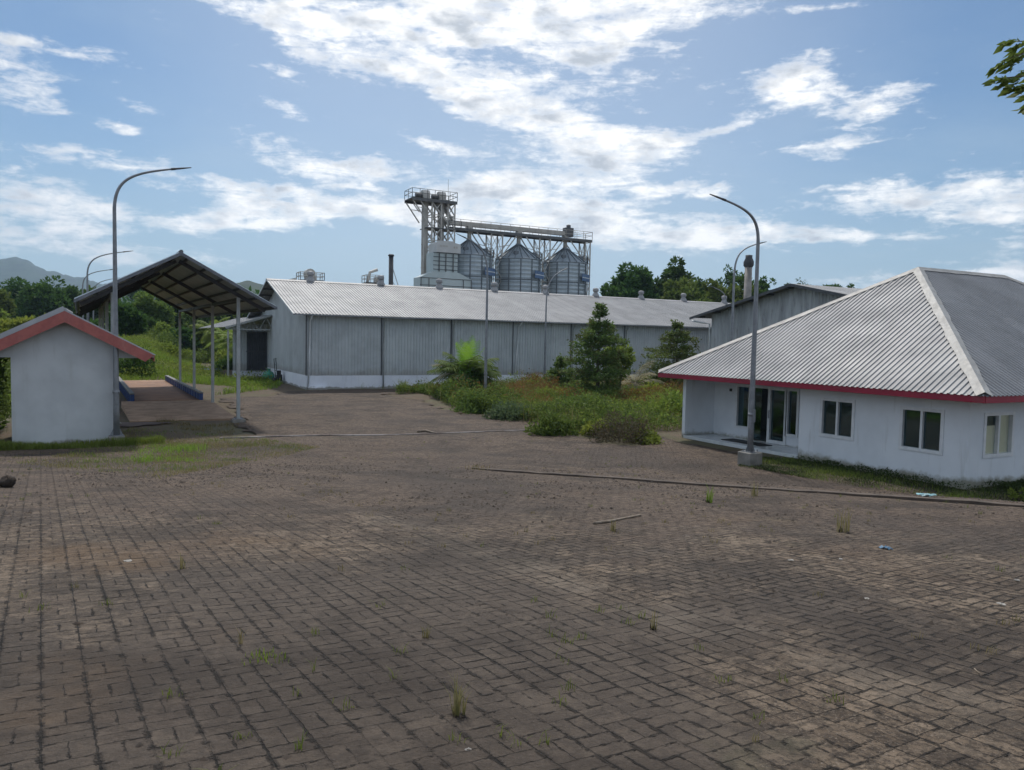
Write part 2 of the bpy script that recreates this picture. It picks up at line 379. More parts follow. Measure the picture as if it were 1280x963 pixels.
    mossf = k.step(k.noise(k.mapping(p0, loc=(55, 21, 0)), .6, 6, .65), .62, .75)
    col = k.mix(k.m('MULTIPLY', mossf, .28), col, (.060, .070, .028))
    k.set(b.inputs['Base Color'], col)
    k.set(b.inputs['Roughness'], k.m('MULTIPLY_ADD', n_hi, .3, .68)); b.inputs['Specular IOR Level'].default_value = .25
    hgt = k.m('MULTIPLY', k.m('SUBTRACT', 1, joint), k.m('MULTIPLY_ADD', cov, -.7, 1.0))
    gap = k.m('MULTIPLY', k.m('SUBTRACT', 1, k.step(dist, .02, .11)), k.step(k.noise(k.mapping(p0, loc=(44, 6, 0)), 11, 5, .7), .50, .60))
    col = k.mix(k.m('MULTIPLY', gap, k.m('MULTIPLY_ADD', cov, -.72, .75)), col, (.020, .015, .011)); k.set(b.inputs['Base Color'], col)
    hgt = k.m('ADD', hgt, k.m('MULTIPLY', n_hi, .9)); hgt = k.m('ADD', hgt, k.m('MULTIPLY', big, 1.2)); hgt = k.m('ADD', hgt, k.m('MULTIPLY', gap, .8)); hgt = k.m('ADD', hgt, k.m('MULTIPLY', rnd, .6)); hgt = k.m('ADD', hgt, k.m('MULTIPLY', n_xh, .35))
    k.set(b.inputs['Normal'], k.bump(hgt, 1.0, .03))
    return m

# ------------------------------------------------------------------ mesh building
class MB:
    def __init__(s): s.v = []; s.f = []
    def add(s, vs, fs):
        o = len(s.v); s.v.extend([tuple(v) for v in vs]); s.f.extend([tuple(i + o for i in f) for f in fs]); return s
    def box(s, x0, x1, y0, y1, z0, z1):
        return s.add([(x0, y0, z0), (x1, y0, z0), (x1, y1, z0), (x0, y1, z0), (x0, y0, z1), (x1, y0, z1), (x1, y1, z1), (x0, y1, z1)],
                     [(0, 3, 2, 1), (4, 5, 6, 7), (0, 1, 5, 4), (1, 2, 6, 5), (2, 3, 7, 6), (3, 0, 4, 7)])
    def bar(s, p, q, w, h=None, up=(0, 0, 1)):
        """rectangular bar from p to q, w across, h along up"""
        h = h or w; p = Vector(p); q = Vector(q); d = (q - p).normalized(); u = Vector(up)
        if abs(d.dot(u)) > .98: u = Vector((1, 0, 0))
        a = d.cross(u).normalized() * w / 2; c = a.cross(d).normalized() * h / 2
        vs = [p - a - c, p + a - c, p + a + c, p - a + c, q - a - c, q + a - c, q + a + c, q - a + c]
        return s.add(vs, [(0, 1, 2, 3), (7, 6, 5, 4), (0, 4, 5, 1), (1, 5, 6, 2), (2, 6, 7, 3), (3, 7, 4, 0)])
    def tube(s, pts, rad, n=8, caps=True):
        pts = [Vector(p) for p in pts]; rad = rad if hasattr(rad, '__len__') else [rad] * len(pts)
        o = len(s.v); prev = None
        for i, p in enumerate(pts):
            d = (pts[min(i + 1, len(pts) - 1)] - pts[max(i - 1, 0)]).normalized()
            if prev is None:
                a = d.cross(Vector((0, 0, 1)) if abs(d.z) < .9 else Vector((0, 1, 0))).normalized()
            else: a = (prev - d * prev.dot(d)).normalized()
            prev = a; c = d.cross(a)
            for k in range(n):
                t = 2 * math.pi * k / n
                s.v.append(tuple(p + (a * math.cos(t) + c * math.sin(t)) * rad[i]))
        for i in range(len(pts) - 1):
            for k in range(n):
                k2 = (k + 1) % n
                s.f.append((o + i * n + k, o + i * n + k2, o + (i + 1) * n + k2, o + (i + 1) * n + k))
        if caps:
            s.f.append(tuple(o + k for k in range(n))[::-1]); s.f.append(tuple(o + (len(pts) - 1) * n + k for k in range(n)))
        return s
    def lathe(s, prof, n=24, c=(0, 0)):
        o = len(s.v)
        for r, z in prof:
            for k in range(n):
                t = 2 * math.pi * k / n; s.v.append((c[0] + r * math.cos(t), c[1] + r * math.sin(t), z))
        for i in range(len(prof) - 1):
            for k in range(n):
                k2 = (k + 1) % n; s.f.append((o + i * n + k, o + i * n + k2, o + (i + 1) * n + k2, o + (i + 1) * n + k))
        if prof[0][0] > 1e-6: s.f.append(tuple(o + k for k in range(n))[::-1])
        if prof[-1][0] > 1e-6: s.f.append(tuple(o + (len(prof) - 1) * n + k for k in range(n)))
        return s
    def prism(s, poly, axis, a0, a1):
        """poly: list of 2-D points; axis 'x','y' or 'z' = extrusion axis"""
        def P(p, a): return {'x': (a, p[0], p[1]), 'y': (p[0], a, p[1]), 'z': (p[0], p[1], a)}[axis]
        n = len(poly); vs = [P(p, a0) for p in poly] + [P(p, a1) for p in poly]
        return s.add(vs, [tuple(range(n))[::-1], tuple(range(n, 2 * n))] + [(i, (i + 1) % n, n + (i + 1) % n, n + i) for i in range(n)])
    def corr(s, o, u, v, nrm, L, lo, hi, pitch=.2, depth=.03, thick=0.0):
        """ribbed metal sheet: ribs run along v, repeat along u; lo/hi(sx) give the extent along v"""
        o, u, v, nrm = map(Vector, (o, u, v, nrm)); xs = []
        prof = [(0, 0), (.5, 0), (.62, 1), (.88, 1)]
        n = int(math.ceil(L / pitch))
        for i in range(n):
            for a, h in prof:
                x = (i + a) * pitch
                if x < L: xs.append((x, h))
        xs.append((L, 0)); b = len(s.v)
        for x, h in xs:
            for e in (lo(x), hi(x)): s.v.append(tuple(o + u * x + v * e + nrm * (h * depth)))
        for i in range(len(xs) - 1):
            s.f.append((b + 2 * i, b + 2 * i + 2, b + 2 * i + 3, b + 2 * i + 1))
        return s
    def sheet_holes(s, o, u, v, nrm, us, vs, holes, thick):
        """wall slab: outer face at o+u*x+v*y, thickness against nrm, rectangular holes [(x0,x1,y0,y1)]"""
        o, u, v, nrm = map(Vector, (o, u, v, nrm))
        xs = sorted(set([us[0], us[1]] + [h for H in holes for h in H[:2]])); ys = sorted(set([vs[0], vs[1]] + [h for H in holes for h in H[2:]]))
        solid = lambda i, j: 0 <= i < len(xs) - 1 and 0 <= j < len(ys) - 1 and not any(H[0] <= (xs[i] + xs[i + 1]) / 2 <= H[1] and H[2] <= (ys[j] + ys[j + 1]) / 2 <= H[3] for H in holes)
        P = lambda x, y, d: o + u * x + v * y - nrm * (thick * d)
        for i in range(len(xs) - 1):
            for j in range(len(ys) - 1):
                if not solid(i, j): continue
                a, b_, c, d = xs[i], xs[i + 1], ys[j], ys[j + 1]
                s.add([P(a, c, 0), P(b_, c, 0), P(b_, d, 0), P(a, d, 0)], [(0, 1, 2, 3)])
                s.add([P(a, c, 1), P(b_, c, 1), P(b_, d, 1), P(a, d, 1)], [(3, 2, 1, 0)])
                for (di, dj, p, q) in ((-1, 0, (a, c), (a, d)), (1, 0, (b_, c), (b_, d)), (0, -1, (a, c), (b_, c)), (0, 1, (a, d), (b_, d))):
                    if not solid(i + di, j + dj): s.add([P(*p, 0), P(*q, 0), P(*q, 1), P(*p, 1)], [(0, 1, 2, 3)])
        return s
    def build(s, name, mat, parent=None, smooth=False, bevel=0, loc=None):
        me = bpy.data.meshes.new(name); me.from_pydata(s.v, [], s.f); me.update()
        return link(name, me, mat, parent, smooth, bevel, loc)

def link(name, me, mat, parent=None, smooth=False, bevel=0, loc=None):
    if mat is not None: me.materials.append(MT[mat] if isinstance(mat, str) else mat)
    if smooth: me.polygons.foreach_set('use_smooth', [True] * len(me.polygons))
    o = bpy.data.objects.new(name, me); COL.objects.link(o)
    if parent: o.parent = parent
    if loc: o.location = loc
    if bevel:
        bv = o.modifiers.new('edge', 'BEVEL'); bv.width = bevel; bv.segments = 2; bv.limit_method = 'ANGLE'
    return o

def fast_mesh(name, V, quads, mat, parent=None, loc=None, smooth=False):
    V = np.ascontiguousarray(V, np.float32); Q = np.ascontiguousarray(quads, np.int32); k = Q.shape[1]
    me = bpy.data.meshes.new(name)
    me.vertices.add(len(V)); me.vertices.foreach_set('co', V.ravel())
    me.loops.add(Q.size); me.loops.foreach_set('vertex_index', Q.ravel())
    me.polygons.add(len(Q)); me.polygons.foreach_set('loop_start', np.arange(0, Q.size, k, dtype=np.int32))
    me.polygons.foreach_set('loop_total', np.full(len(Q), k, np.int32))
    me.update(calc_edges=True)
    return link(name, me, mat, parent, smooth, 0, loc)

def tag(o, label=None, cat=None, group=None, kind=None):
    if label: o['label'] = label
    if cat: o['category'] = cat
    if group: o['group'] = group
    if kind: o['kind'] = kind
    return o

def thing(name, label, cat, loc=(0, 0, 0), rz=0, group=None):
    o = bpy.data.objects.new(name, None); COL.objects.link(o); o.empty_display_size = .3
    o.location = loc; o.rotation_euler = (0, 0, rz)
    return tag(o, label, cat, group)

def dup(root, loc, rz=0, scale=None, label=None):
    r = root.copy(); COL.objects.link(r); r.location = loc; r.rotation_euler = (0, 0, rz)
    if scale is not None: r.scale = scale if hasattr(scale, '__len__') else (scale,) * 3
    if label: r['label'] = label
    for ch in list(root.children):
        c = ch.copy(); COL.objects.link(c); c.parent = r
        for g in list(ch.children):
            d = g.copy(); COL.objects.link(d); d.parent = c
    return r
# ------------------------------------------------------------------ foliage
def unit(a):
    return a / np.maximum(np.linalg.norm(a, axis=1, keepdims=True), 1e-9)

def leaves(C, L, asp=.4, dirs=None, spread=1.0, droop=0.0):
    """one pointed four-cornered leaf at every point of C"""
    N = len(C); d = rng.normal(size=(N, 3))
    if dirs is not None: d = unit(dirs) + spread * d * .5
    d[:, 2] -= droop; d = unit(d)
    s = unit(np.cross(d, rng.normal(size=(N, 3))))
    Ls = np.asarray(L) * rng.uniform(.65, 1.3, N); Ls = Ls[:, None]
    nrm = np.cross(d, s)
    V = np.stack([C, C + d * Ls * .45 + s * Ls * asp * .5 + nrm * Ls * .06, C + d * Ls, C + d * Ls * .45 - s * Ls * asp * .5 + nrm * Ls * .06], 1).reshape(-1, 3)
    Q = np.arange(4 * N).reshape(N, 4)
    return V, Q

def merge(parts):
    V, Q, o = [], [], 0
    for v, q in parts:
        V.append(v); Q.append(q + o); o += len(v)
    return np.concatenate(V), np.concatenate(Q)

def blades(B, h, w, lean=.35, droop=.25):
    """grass blades rooted at B: two quads each, bent over"""
    N = len(B); az = rng.uniform(0, 2 * math.pi, N); h = np.asarray(h) * rng.uniform(.5, 1.25, N)
    d = np.stack([np.cos(az), np.sin(az), np.zeros(N)], 1); s = np.stack([-np.sin(az), np.cos(az), np.zeros(N)], 1)
    ln = rng.uniform(.1, 1, N) * lean; w = np.asarray(w) * np.ones(N)
    up = np.array([0, 0, 1.0])
    m = B + d * (ln * h * .45)[:, None] + up * (h * .6)[:, None]
    t = B + d * (ln * h * (1.1 + droop * 2))[:, None] + up * (h * (1 - droop * .3))[:, None]
    W = w[:, None]
    V = np.stack([B - s * W / 2, B + s * W / 2, m + s * W * .4, m - s * W * .4, t + s * W * .06, t - s * W * .06], 1).reshape(-1, 3)
    i = np.arange(N)[:, None] * 6
    Q = np.concatenate([i + np.array([0, 1, 2, 3]), i + np.array([3, 2, 4, 5])])
    return V, Q

def limb_tree(mb, base, h, r, ends, fork=.45):
    """tapered trunk with limbs running to clump centres"""
    base = Vector(base); top = base + Vector((rng.normal() * .03 * h, rng.normal() * .03 * h, h))
    mid = base.lerp(top, .5) + Vector((rng.normal() * .03 * h, rng.normal() * .03 * h, 0))
    mb.tube([base, base.lerp(mid, .12), mid, top], [r * 1.35, r, r * .75, r * .35], 7)
    for e in ends:
        e = Vector(e); f = rng.uniform(fork * .75, .95)
        s = base.lerp(mid, f * 2) if f < .5 else mid.lerp(top, f * 2 - 1)
        m = s.lerp(e, .5) + Vector((0, 0, -.08 * (e - s).length))
        mb.tube([s, m, e], [r * .38, r * .24, r * .08], 5, caps=False)

def crown(shape, n_clump, n_leaf, L, clump_r, asp=.45, flat=.75, seed=0):
    """uneven crown: leaf clumps on and in an ellipsoid; returns leaf mesh arrays and clump centres"""
    rx, ry, rz, zc = shape
    u = unit(rng.normal(size=(n_clump, 3))); rad = rng.uniform(.45, 1.0, n_clump) ** .6
    u[:, 2] = np.where(u[:, 2] < -.55, -u[:, 2] * .5, u[:, 2])
    lob = 1 + .22 * np.sin(3 * np.arctan2(u[:, 1], u[:, 0]) + rng.uniform(0, 6)) + rng.normal(size=n_clump) * .10
    Cc = u * np.array([rx, ry, rz]) * (rad * lob)[:, None] + np.array([0, 0, zc])
    parts = []
    for c in Cc:
        k = int(n_leaf * rng.uniform(.5, 1.4)); cr = clump_r * rng.uniform(.6, 1.35)
        p = rng.normal(size=(k, 3)); p = unit(p) * (rng.uniform(.25, 1, k) ** .5)[:, None] * cr * np.array([1, 1, flat])
        parts.append(leaves(c + p, L, asp, dirs=p + np.array([0, 0, .15]) * cr, spread=1.4, droop=.12))
    V, Q = merge(parts)
    return V, Q, Cc

def broadleaf(label, cat, loc, h, w, mat, group=None, name='broadleaf_tree', n_clump=46, n_leaf=110, L=.5, clump=.16, low=.25, trunk_r=None, asp=.5, rz=0):
    t = thing(name, label, cat, loc, rz, group)
    rz_ = h * (1 - low) / 2; zc = h - rz_
    V, Q, Cc = crown((w / 2 * .86, w / 2 * .86, rz_ * .9, zc), n_clump, n_leaf, L, clump * w, asp)
    fast_mesh('crown', V, Q, mat, t)
    mb = MB(); limb_tree(mb, (0, 0, -.3), h * .8, trunk_r or h * .016 + .05, Cc[rng.permutation(len(Cc))[:12]])
    mb.build('trunk', 'bark', t, True)
    return t

def shrub(label, loc, h, w, mat, name='shrub', n=26, n_leaf=70, L=.16, group=None, cat='shrub', asp=.5, flat=.8, clump=.2):
    t = thing(name, label, cat, loc, 0, group)
    u = unit(rng.normal(size=(n, 3))); u[:, 2] = np.abs(u[:, 2])
    Cc = u * np.array([w / 2 * .85, w / 2 * .85, h * .78]) * (rng.uniform(.3, 1, n) ** .5)[:, None] * (1 + rng.normal(size=n) * .12)[:, None]
    Cc[:, 2] = np.maximum(Cc[:, 2], .06 * h)
    parts = []
    for c in Cc:
        k = int(n_leaf * rng.uniform(.6, 1.3)); cr = clump * w * rng.uniform(.6, 1.3)
        p = unit(rng.normal(size=(k, 3))) * (rng.uniform(.1, 1, k) ** .5)[:, None] * cr * np.array([1, 1, flat])
        q = c + p; q[:, 2] = np.abs(q[:, 2])
        parts.append(leaves(q, L, asp, dirs=p + np.array([0, 0, .5]) * cr, spread=1.2))
    V, Q = merge(parts); fast_mesh('foliage', V, Q, mat, t)
    mb = MB()
    for c in Cc[:9]:
        mb.tube([(c[0] * .08, c[1] * .08, -.1), (c[0] * .5, c[1] * .5, c[2] * .6), tuple(c)], [.025, .018, .008], 5, caps=False)
    mb.build('stem', 'bark', t)
    return t

def frond(length, arch, n=26, leaf=.55, wdt=.05, lean=.6, hang=.5):
    """a pinnate palm frond in its own xz plane growing along +x: rachis points and leaflets"""
    ts = np.linspace(0, 1, 10)
    a0 = lean; pts = [np.zeros(3)]; ang = a0
    for i in range(9):
        ang = a0 - arch * (ts[i + 1] ** 1.3)
        pts.append(pts[-1] + np.array([math.cos(ang), 0, math.sin(ang)]) * length / 9)
    pts = np.array(pts)
    V, Q = [], []
    for i in range(n):
        t = .15 + .85 * i / n; f = t * 9; j = min(int(f), 8); p = pts[j] + (pts[j + 1] - pts[j]) * (f - j)
        tg = unit((pts[j + 1] - pts[j])[None])[0]
        ll = leaf * (math.sin(math.pi * min(1, .12 + t * .9)) ** .6) * rng.uniform(.85, 1.15)
        for sd in (-1, 1):
            d = tg * .55 + np.array([0, sd, 0]) * .8 + np.array([0, 0, -hang * .5 + rng.normal() * .08]); d /= np.linalg.norm(d)
            d2 = d + np.array([0, 0, -hang]); d2 /= np.linalg.norm(d2)
            s = tg * wdt / 2; o = len(V)
            m = p + d * ll * .55; e = m + d2 * ll * .5
            V += [p - s, p + s, m + s, m - s, e + s * .1, e - s * .1]
            Q += [[o, o + 1, o + 2, o + 3], [o + 3, o + 2, o + 4, o + 5]]
    return np.array(V), np.array(Q), pts

def place_frond(fr, az, base):
    V, Q, pts = fr; c, s = math.cos(az), math.sin(az)
    M = np.array([[c, -s, 0], [s, c, 0], [0, 0, 1]])
    return V @ M.T + base, Q, pts @ M.T + base

def palm(label, loc, trunk_h, n_fr, length, mat, group=None, spear=0, spear_mat='lf_lime', name='coconut_palm', cat='palm', rz=0, leaf=.55, wdt=.05, r=.14, lean_lo=-.3, lean_hi=1.25, old=0):
    t = thing(name, label, cat, loc, rz, group)
    lean = rng.normal(size=2) * .05 * trunk_h
    mb = MB(); mb.tube([(0, 0, -.2), (lean[0] * .3, lean[1] * .3, trunk_h * .5), (lean[0], lean[1], trunk_h)], [r * 1.4, r, r * .8], 8)
    mb.build('trunk', 'palm_bark', t, True)
    top = np.array([lean[0], lean[1], trunk_h]); parts = []; rb = MB()
    for i in range(n_fr):
        f = i / max(1, n_fr - 1); el = lean_hi + (lean_lo - lean_hi) * f + rng.normal() * .08
        fr = place_frond(frond(length * rng.uniform(.85, 1.1), 1.0 + .5 * rng.uniform(), 24, leaf, wdt, el), i * 2.4 + rng.normal() * .2, top)
        parts.append(fr[:2]); rb.tube(fr[2][::3], [.03, .02, .012, .006], 4, caps=False)
    V, Q = merge(parts); fast_mesh('crown', V, Q, mat, t)
    rb.build('frond_rib', 'palm_bark', t)
    for (cnt, m_, nm, lo, hi, ar) in ((spear, spear_mat, 'young_frond', 1.18, 1.52, .32), (old, 'lf_dry', 'dry_frond', .5, 1.0, 1.3)):
        if cnt:
            parts = []
            for i in range(cnt):
                fr = place_frond(frond(length * rng.uniform(.9, 1.1), ar * rng.uniform(.7, 1.2), 30, leaf * .58, wdt * .5, rng.uniform(lo, hi), .30), rng.uniform(0, 6.28) if nm == 'young_frond' else YAW + math.pi - .3 - .35 * i, top)
                parts.append(fr[:2])
            V, Q = merge(parts); fast_mesh(nm, V, Q, m_, t)
    return t

def tiered(label, loc, h, w, mat, tip, n_tier=15, name='tiered_tree'):
    """straight trunk with flat whorls of branches, leaf sprays along each branch"""
    t = thing(name, label, 'tree', loc, rng.uniform(0, 6))
    mb = MB(); mb.tube([(0, 0, -.2), (.06, .03, h * .4), (.02, -.05, h * .985)], [.15, .10, .015], 8)
    P, D, Pt, Dt = [], [], [], []
    for i in range(n_tier):
        f = i / (n_tier - 1); z = h * (.07 + .90 * f) + rng.normal() * .06
        prof = 1.0 - .28 * f if f < .55 else .846 - (f - .55) / .45 * .77
        rad = w / 2 * prof * rng.uniform(.72, 1.12)
        nb = int(rng.integers(6, 9)); a0 = rng.uniform(0, 6.28)
        for b in range(nb):
            az = a0 + b * 2 * math.pi / nb + rng.normal() * .2; rr = rad * rng.uniform(.55, 1.2)
            dv = np.array([math.cos(az), math.sin(az), 0]); sv = np.array([-dv[1], dv[0], 0])
            tip_p = dv * rr + np.array([0, 0, z + rr * rng.uniform(-.05, .30)]); s0 = np.array([0, 0, z - .08]); mid = (s0 + tip_p) / 2 + np.array([0, 0, .03 * rr])
            mb.tube([s0, mid, tip_p], [.028, .018, .006], 4, caps=False)
            k = int(7 + 17 * rr)
            for _ in range(k):
                q = rng.uniform(.12, 1.0) ** .8; p = s0 + (tip_p - s0) * q + np.array([0, 0, .03 * rr * 4 * q * (1 - q)])
                off = sv * rng.normal() * .24 * rr * (.3 + q * (1.15 - q)) + np.array([0, 0, rng.normal() * .085 + .02])
                end = q > .8 and rng.uniform() < .5
                (Pt if end else P).append(p + off); (Dt if end else D).append(dv * .8 + sv * np.sign(rng.normal()) * .5 + np.array([0, 0, .25]))
    mb.build('trunk', 'bark', t, True)
    for pp, dd, n, L, nm, mt in ((P, D, 5, .19, 'crown', mat), (Pt, Dt, 5, .16, 'shoot', tip)):
        Pk = np.repeat(np.array(pp), n, 0); Pk = Pk + rng.normal(size=Pk.shape) * np.array([.09, .09, .07])
        V, Q = leaves(Pk, L, .5, np.repeat(np.array(dd), n, 0), 1.5, .05); fast_mesh(nm, V, Q, mt, t)
    return t

def inside(poly, X, Y):
    X = np.asarray(X); Y = np.asarray(Y); r = np.zeros(X.shape, bool); n = len(poly)
    for i in range(n):
        x0, y0 = poly[i]; x1, y1 = poly[(i + 1) % n]
        c = ((y0 > Y) != (y1 > Y)) & (X < (x1 - x0) * (Y - y0) / ((y1 - y0) or 1e-9) + x0); r ^= c
    return r

def vnoise(X, Y, s, seed=0):
    """smooth value noise 0..1"""
    X = np.asarray(X) / s + 131.7 * seed; Y = np.asarray(Y) / s - 71.3 * seed
    xi, yi = np.floor(X), np.floor(Y); fx, fy = X - xi, Y - yi; fx = fx * fx * (3 - 2 * fx); fy = fy * fy * (3 - 2 * fy)
    def hsh(a, b):
        v = np.sin(a * 127.1 + b * 311.7 + seed * 17.3) * 43758.5453; return v - np.floor(v)
    return (hsh(xi, yi) * (1 - fx) + hsh(xi + 1, yi) * fx) * (1 - fy) + (hsh(xi, yi + 1) * (1 - fx) + hsh(xi + 1, yi + 1) * fx) * fy

def scatter(poly, n, dens=None):
    P = np.array(poly); lo, hi = P.min(0), P.max(0); out = []; got = 0
    while got < n:
        q = rng.uniform(lo, hi, (n * 3, 2)); q = q[inside(poly, q[:, 0], q[:, 1])]
        if dens is not None: q = q[rng.uniform(size=len(q)) < dens(q[:, 0], q[:, 1])]
        out.append(q); got += len(q)
        if len(q) == 0: break
    return np.concatenate(out)[:n]
# ------------------------------------------------------------------ the setting: ground, paving, kerbs
PAVED = [(-16, -14), (30, -14), (30, 6), (24.5, 11.2), (19.6, 11.2), (19.9, 25.0), (17.0, 22.6), (16.6, 25.5), (16.8, 31.5), (15.9, 37.5), (17.0, 44), (16.2, 48.8), (18.5, 50.5),
         (30, 53.2), (30, 54.6), (12.0, 54.6), (10.6, 54.0), (9.0, 50.0), (5.6, 49.0), (5.3, 36.2), (4.4, 35.0), (4.6, 28.6), (1.0, 27.4), (-16, 28.0)]

def gridspace(lo, hi, step, far_lo, far_hi, g=1.18):
    a = list(np.arange(lo, hi + 1e-6, step)); s = step; x = a[-1]
    while x < far_hi: s *= g; x += s; a.append(x)
    s = step; x = a[0]; b = []
    while x > far_lo: s *= g; x -= s; b.append(x)
    return np.array(b[::-1] + a)

def build_ground():
    xs = gridspace(-12, 32, .3, -4200, 4200); ys = gridspace(-4, 56, .3, -900, 5200)
    X, Y = np.meshgrid(xs, ys); Z = terr(X, Y)
    fine = (vnoise(X, Y, .7, 3) - .5) * .022 + (vnoise(X, Y, 2.6, 4) - .5) * .026
    near = (X > -14) & (X < 33) & (Y > -8) & (Y < 58)
    Z = Z + np.where(near, fine, 0)
    m = np.zeros(X.shape, bool)
    jx, jy = (vnoise(X, Y, .9, 5) - .5) * .9, (vnoise(X, Y, .9, 6) - .5) * .9
    m = inside(PAVED, X + jx, Y + jy)
    ny, nx = X.shape
    idx = np.arange(nx * ny).reshape(ny, nx)
    Q = np.stack([idx[:-1, :-1], idx[:-1, 1:], idx[1:, 1:], idx[1:, :-1]], -1).reshape(-1, 4)
    mm = m.ravel(); pq = Q[mm[Q].all(1)]
    # the earth lies a hand's breadth lower where blocks cover it
    low = np.zeros(nx * ny, bool); low[pq.ravel()] = True
    Zg = Z.ravel() - np.where(low, .05, 0.0)
    V = np.stack([X.ravel(), Y.ravel(), Zg], 1)
    o = fast_mesh('ground', V, Q, 'earth', smooth=True); tag(o, kind='structure')
    used = np.unique(pq); remap = -np.ones(nx * ny, int); remap[used] = np.arange(len(used))
    pv = np.stack([X.ravel()[used], Y.ravel()[used], Z.ravel()[used] + .004], 1)
    o = fast_mesh('pavement', pv, remap[pq], 'paving', smooth=True); tag(o, kind='structure')

def strip(name, pts, w, h, mat, step=.35, wob=.02, sink=.08):
    """low kerb along a ground line, cut into stones, following the slope"""
    P = [np.array(p[:2]) for p in pts]; line = []
    for a, b in zip(P, P[1:]):
        n = max(2, int(np.linalg.norm(b - a) / step))
        for i in range(n): line.append(a + (b - a) * i / n)
    line.append(P[-1]); mb = MB(); o = None
    for i, p in enumerate(line):
        d = line[min(i + 1, len(line) - 1)] - line[max(i - 1, 0)]; d = d / np.linalg.norm(d); s = np.array([-d[1], d[0]])
        z = float(terr(*p)) + .01; hh = h * (1 + rng.normal() * .12); ww = w * (1 + rng.normal() * .05); p = p + s * rng.normal() * wob
        b = len(mb.v)
        for (q, zz) in ((-ww / 2, z - sink), (-ww / 2, z + hh * .85), (-ww * .36, z + hh), (ww * .36, z + hh), (ww / 2, z + hh * .85), (ww / 2, z - sink)):
            mb.v.append((p[0] + s[0] * q, p[1] + s[1] * q, zz))
        if i:
            for k in range(5): mb.f.append((b - 6 + k, b + k, b + k + 1, b - 5 + k))
    mb.f.append((0, 1, 2, 3, 4, 5)); e = len(mb.v) - 6; mb.f.append((e + 5, e + 4, e + 3, e + 2, e + 1, e))
    return tag(mb.build(name, mat), kind='structure')

def build_kerbs():
    k = [G(592, 587), G(740, 597), G(900, 609), G(1100, 622), G(1278, 634)]
    e = np.array(k[-1]) - np.array(k[-2]); k.append(tuple(np.array(k[-1]) + e * 2.2))
    strip('kerb', k, .14, .045, 'kerb')
    strip('kerb', [(3.4, 28.9), (6.5, 28.75), (9.5, 28.45), (12.4, 28.2), (15.6, 28.05), (16.6, 28.0)], .09, .03, 'kerb_pale', .6)

def build_puddle():
    n = 40; V = []; c = np.array([.75, 34.2])
    for i in range(n):
        a = 2 * math.pi * i / n; r = 1 + .22 * math.sin(3 * a + 1) + .13 * math.sin(7 * a)
        V.append((c[0] + 1.15 * r * math.cos(a), c[1] + .75 * r * math.sin(a), .062))
    mb = MB(); mb.add(V, [tuple(range(n))]); tag(mb.build('puddle_water', 'puddle'), kind='structure')

# ------------------------------------------------------------------ small gable hut
def build_hut():
    t = thing('hut', 'small pale plastered hut with a faded red gable fascia behind the street lamp', 'hut', (0, 0, 0))
    Y0, Y1 = 28.7, 32.4; x0, x1 = -2.8, .17; xm = -1.3; ze, zr = 2.97, 4.36; xe0, xe1 = -3.86, 1.28; sl = (zr - ze) / (xe1 - xm)
    th = .10
    zz = lambda x: zr - abs(x - xm) * sl - th
    MB().prism([(x0, -.25), (x1, -.25), (x1, zz(x1)), (xm, zz(xm)), (x0, zz(x0))], 'y', Y0, Y1).build('wall', 'hut_wall', t)
    mb = MB(); L = math.hypot(xe1 - xm, zr - ze); yf, yb = Y0 - .42, Y1 + .4
    c, s = (xe1 - xm) / L, (zr - ze) / L
    for sg in (1, -1):
        mb.corr((xm, yf if sg > 0 else yb, zr + .02), (0, sg, 0), (sg * c, 0, -s), (sg * s, 0, c), yb - yf, lambda x: 0, lambda x: L + .04, .19, .025)
        a = [(xm, zr - .012), (xm + sg * (xe1 - xm), ze - .012), (xm + sg * (xe1 - xm), ze - th), (xm, zr - th)]
        mb.prism(a if sg < 0 else a[::-1], 'y', yf + .04, yb - .04)
    r = mb.build('roof', 'hut_roof', t)
    MB().tube([(xm, yf - .02, zr + .03), (xm, yb + .02, zr + .03)], .07, 10).build('ridge_cap', 'hut_roof', r)
    for sg in (1, -1):
        fd = .36; xe = xm + sg * (xe1 - xm)
        poly = [(xm, zr - .0), (xe, ze - .0), (xe - sg * .27, ze + .27 * sl - fd), (xm, zr - fd)]
        MB().prism(poly if sg < 0 else poly[::-1], 'y', yf - .03, yf + .03).build('fascia', 'faded_red', t)
        m = MB(); hh = .15 if sg < 0 else .04; m.bar((xm, yf - .005, zr + hh / 2 + .004), (xe, yf - .005, ze + hh / 2 + .004), .05, hh); m.build('verge_flashing', 'hut_roof', t)
        fb = MB().prism(poly if sg < 0 else poly[::-1], 'y', yb - .03, yb + .03).build('fascia', 'faded_red', t)
    for sg, xa, xw in ((1, xe1 - .16, x1), (-1, xe0 + .16, x0)):
        e_ = xe1 - .32 if sg > 0 else xe0 + .32; q_ = [(xw, 2.86), (e_, 2.86), (e_, zz(e_) - .004), (xw, zz(xw) - .004)]; MB().prism(q_[::-1] if sg > 0 else q_, 'y', Y0 + .002, Y1 - .002).build('soffit', 'hut_wall', t)
        MB().bar((xe0 if sg < 0 else xe1, yf + .031, ze - .1), (xe0 if sg < 0 else xe1, yb - .031, ze - .1), .03, .2).build('eave_board', 'faded_red', t)

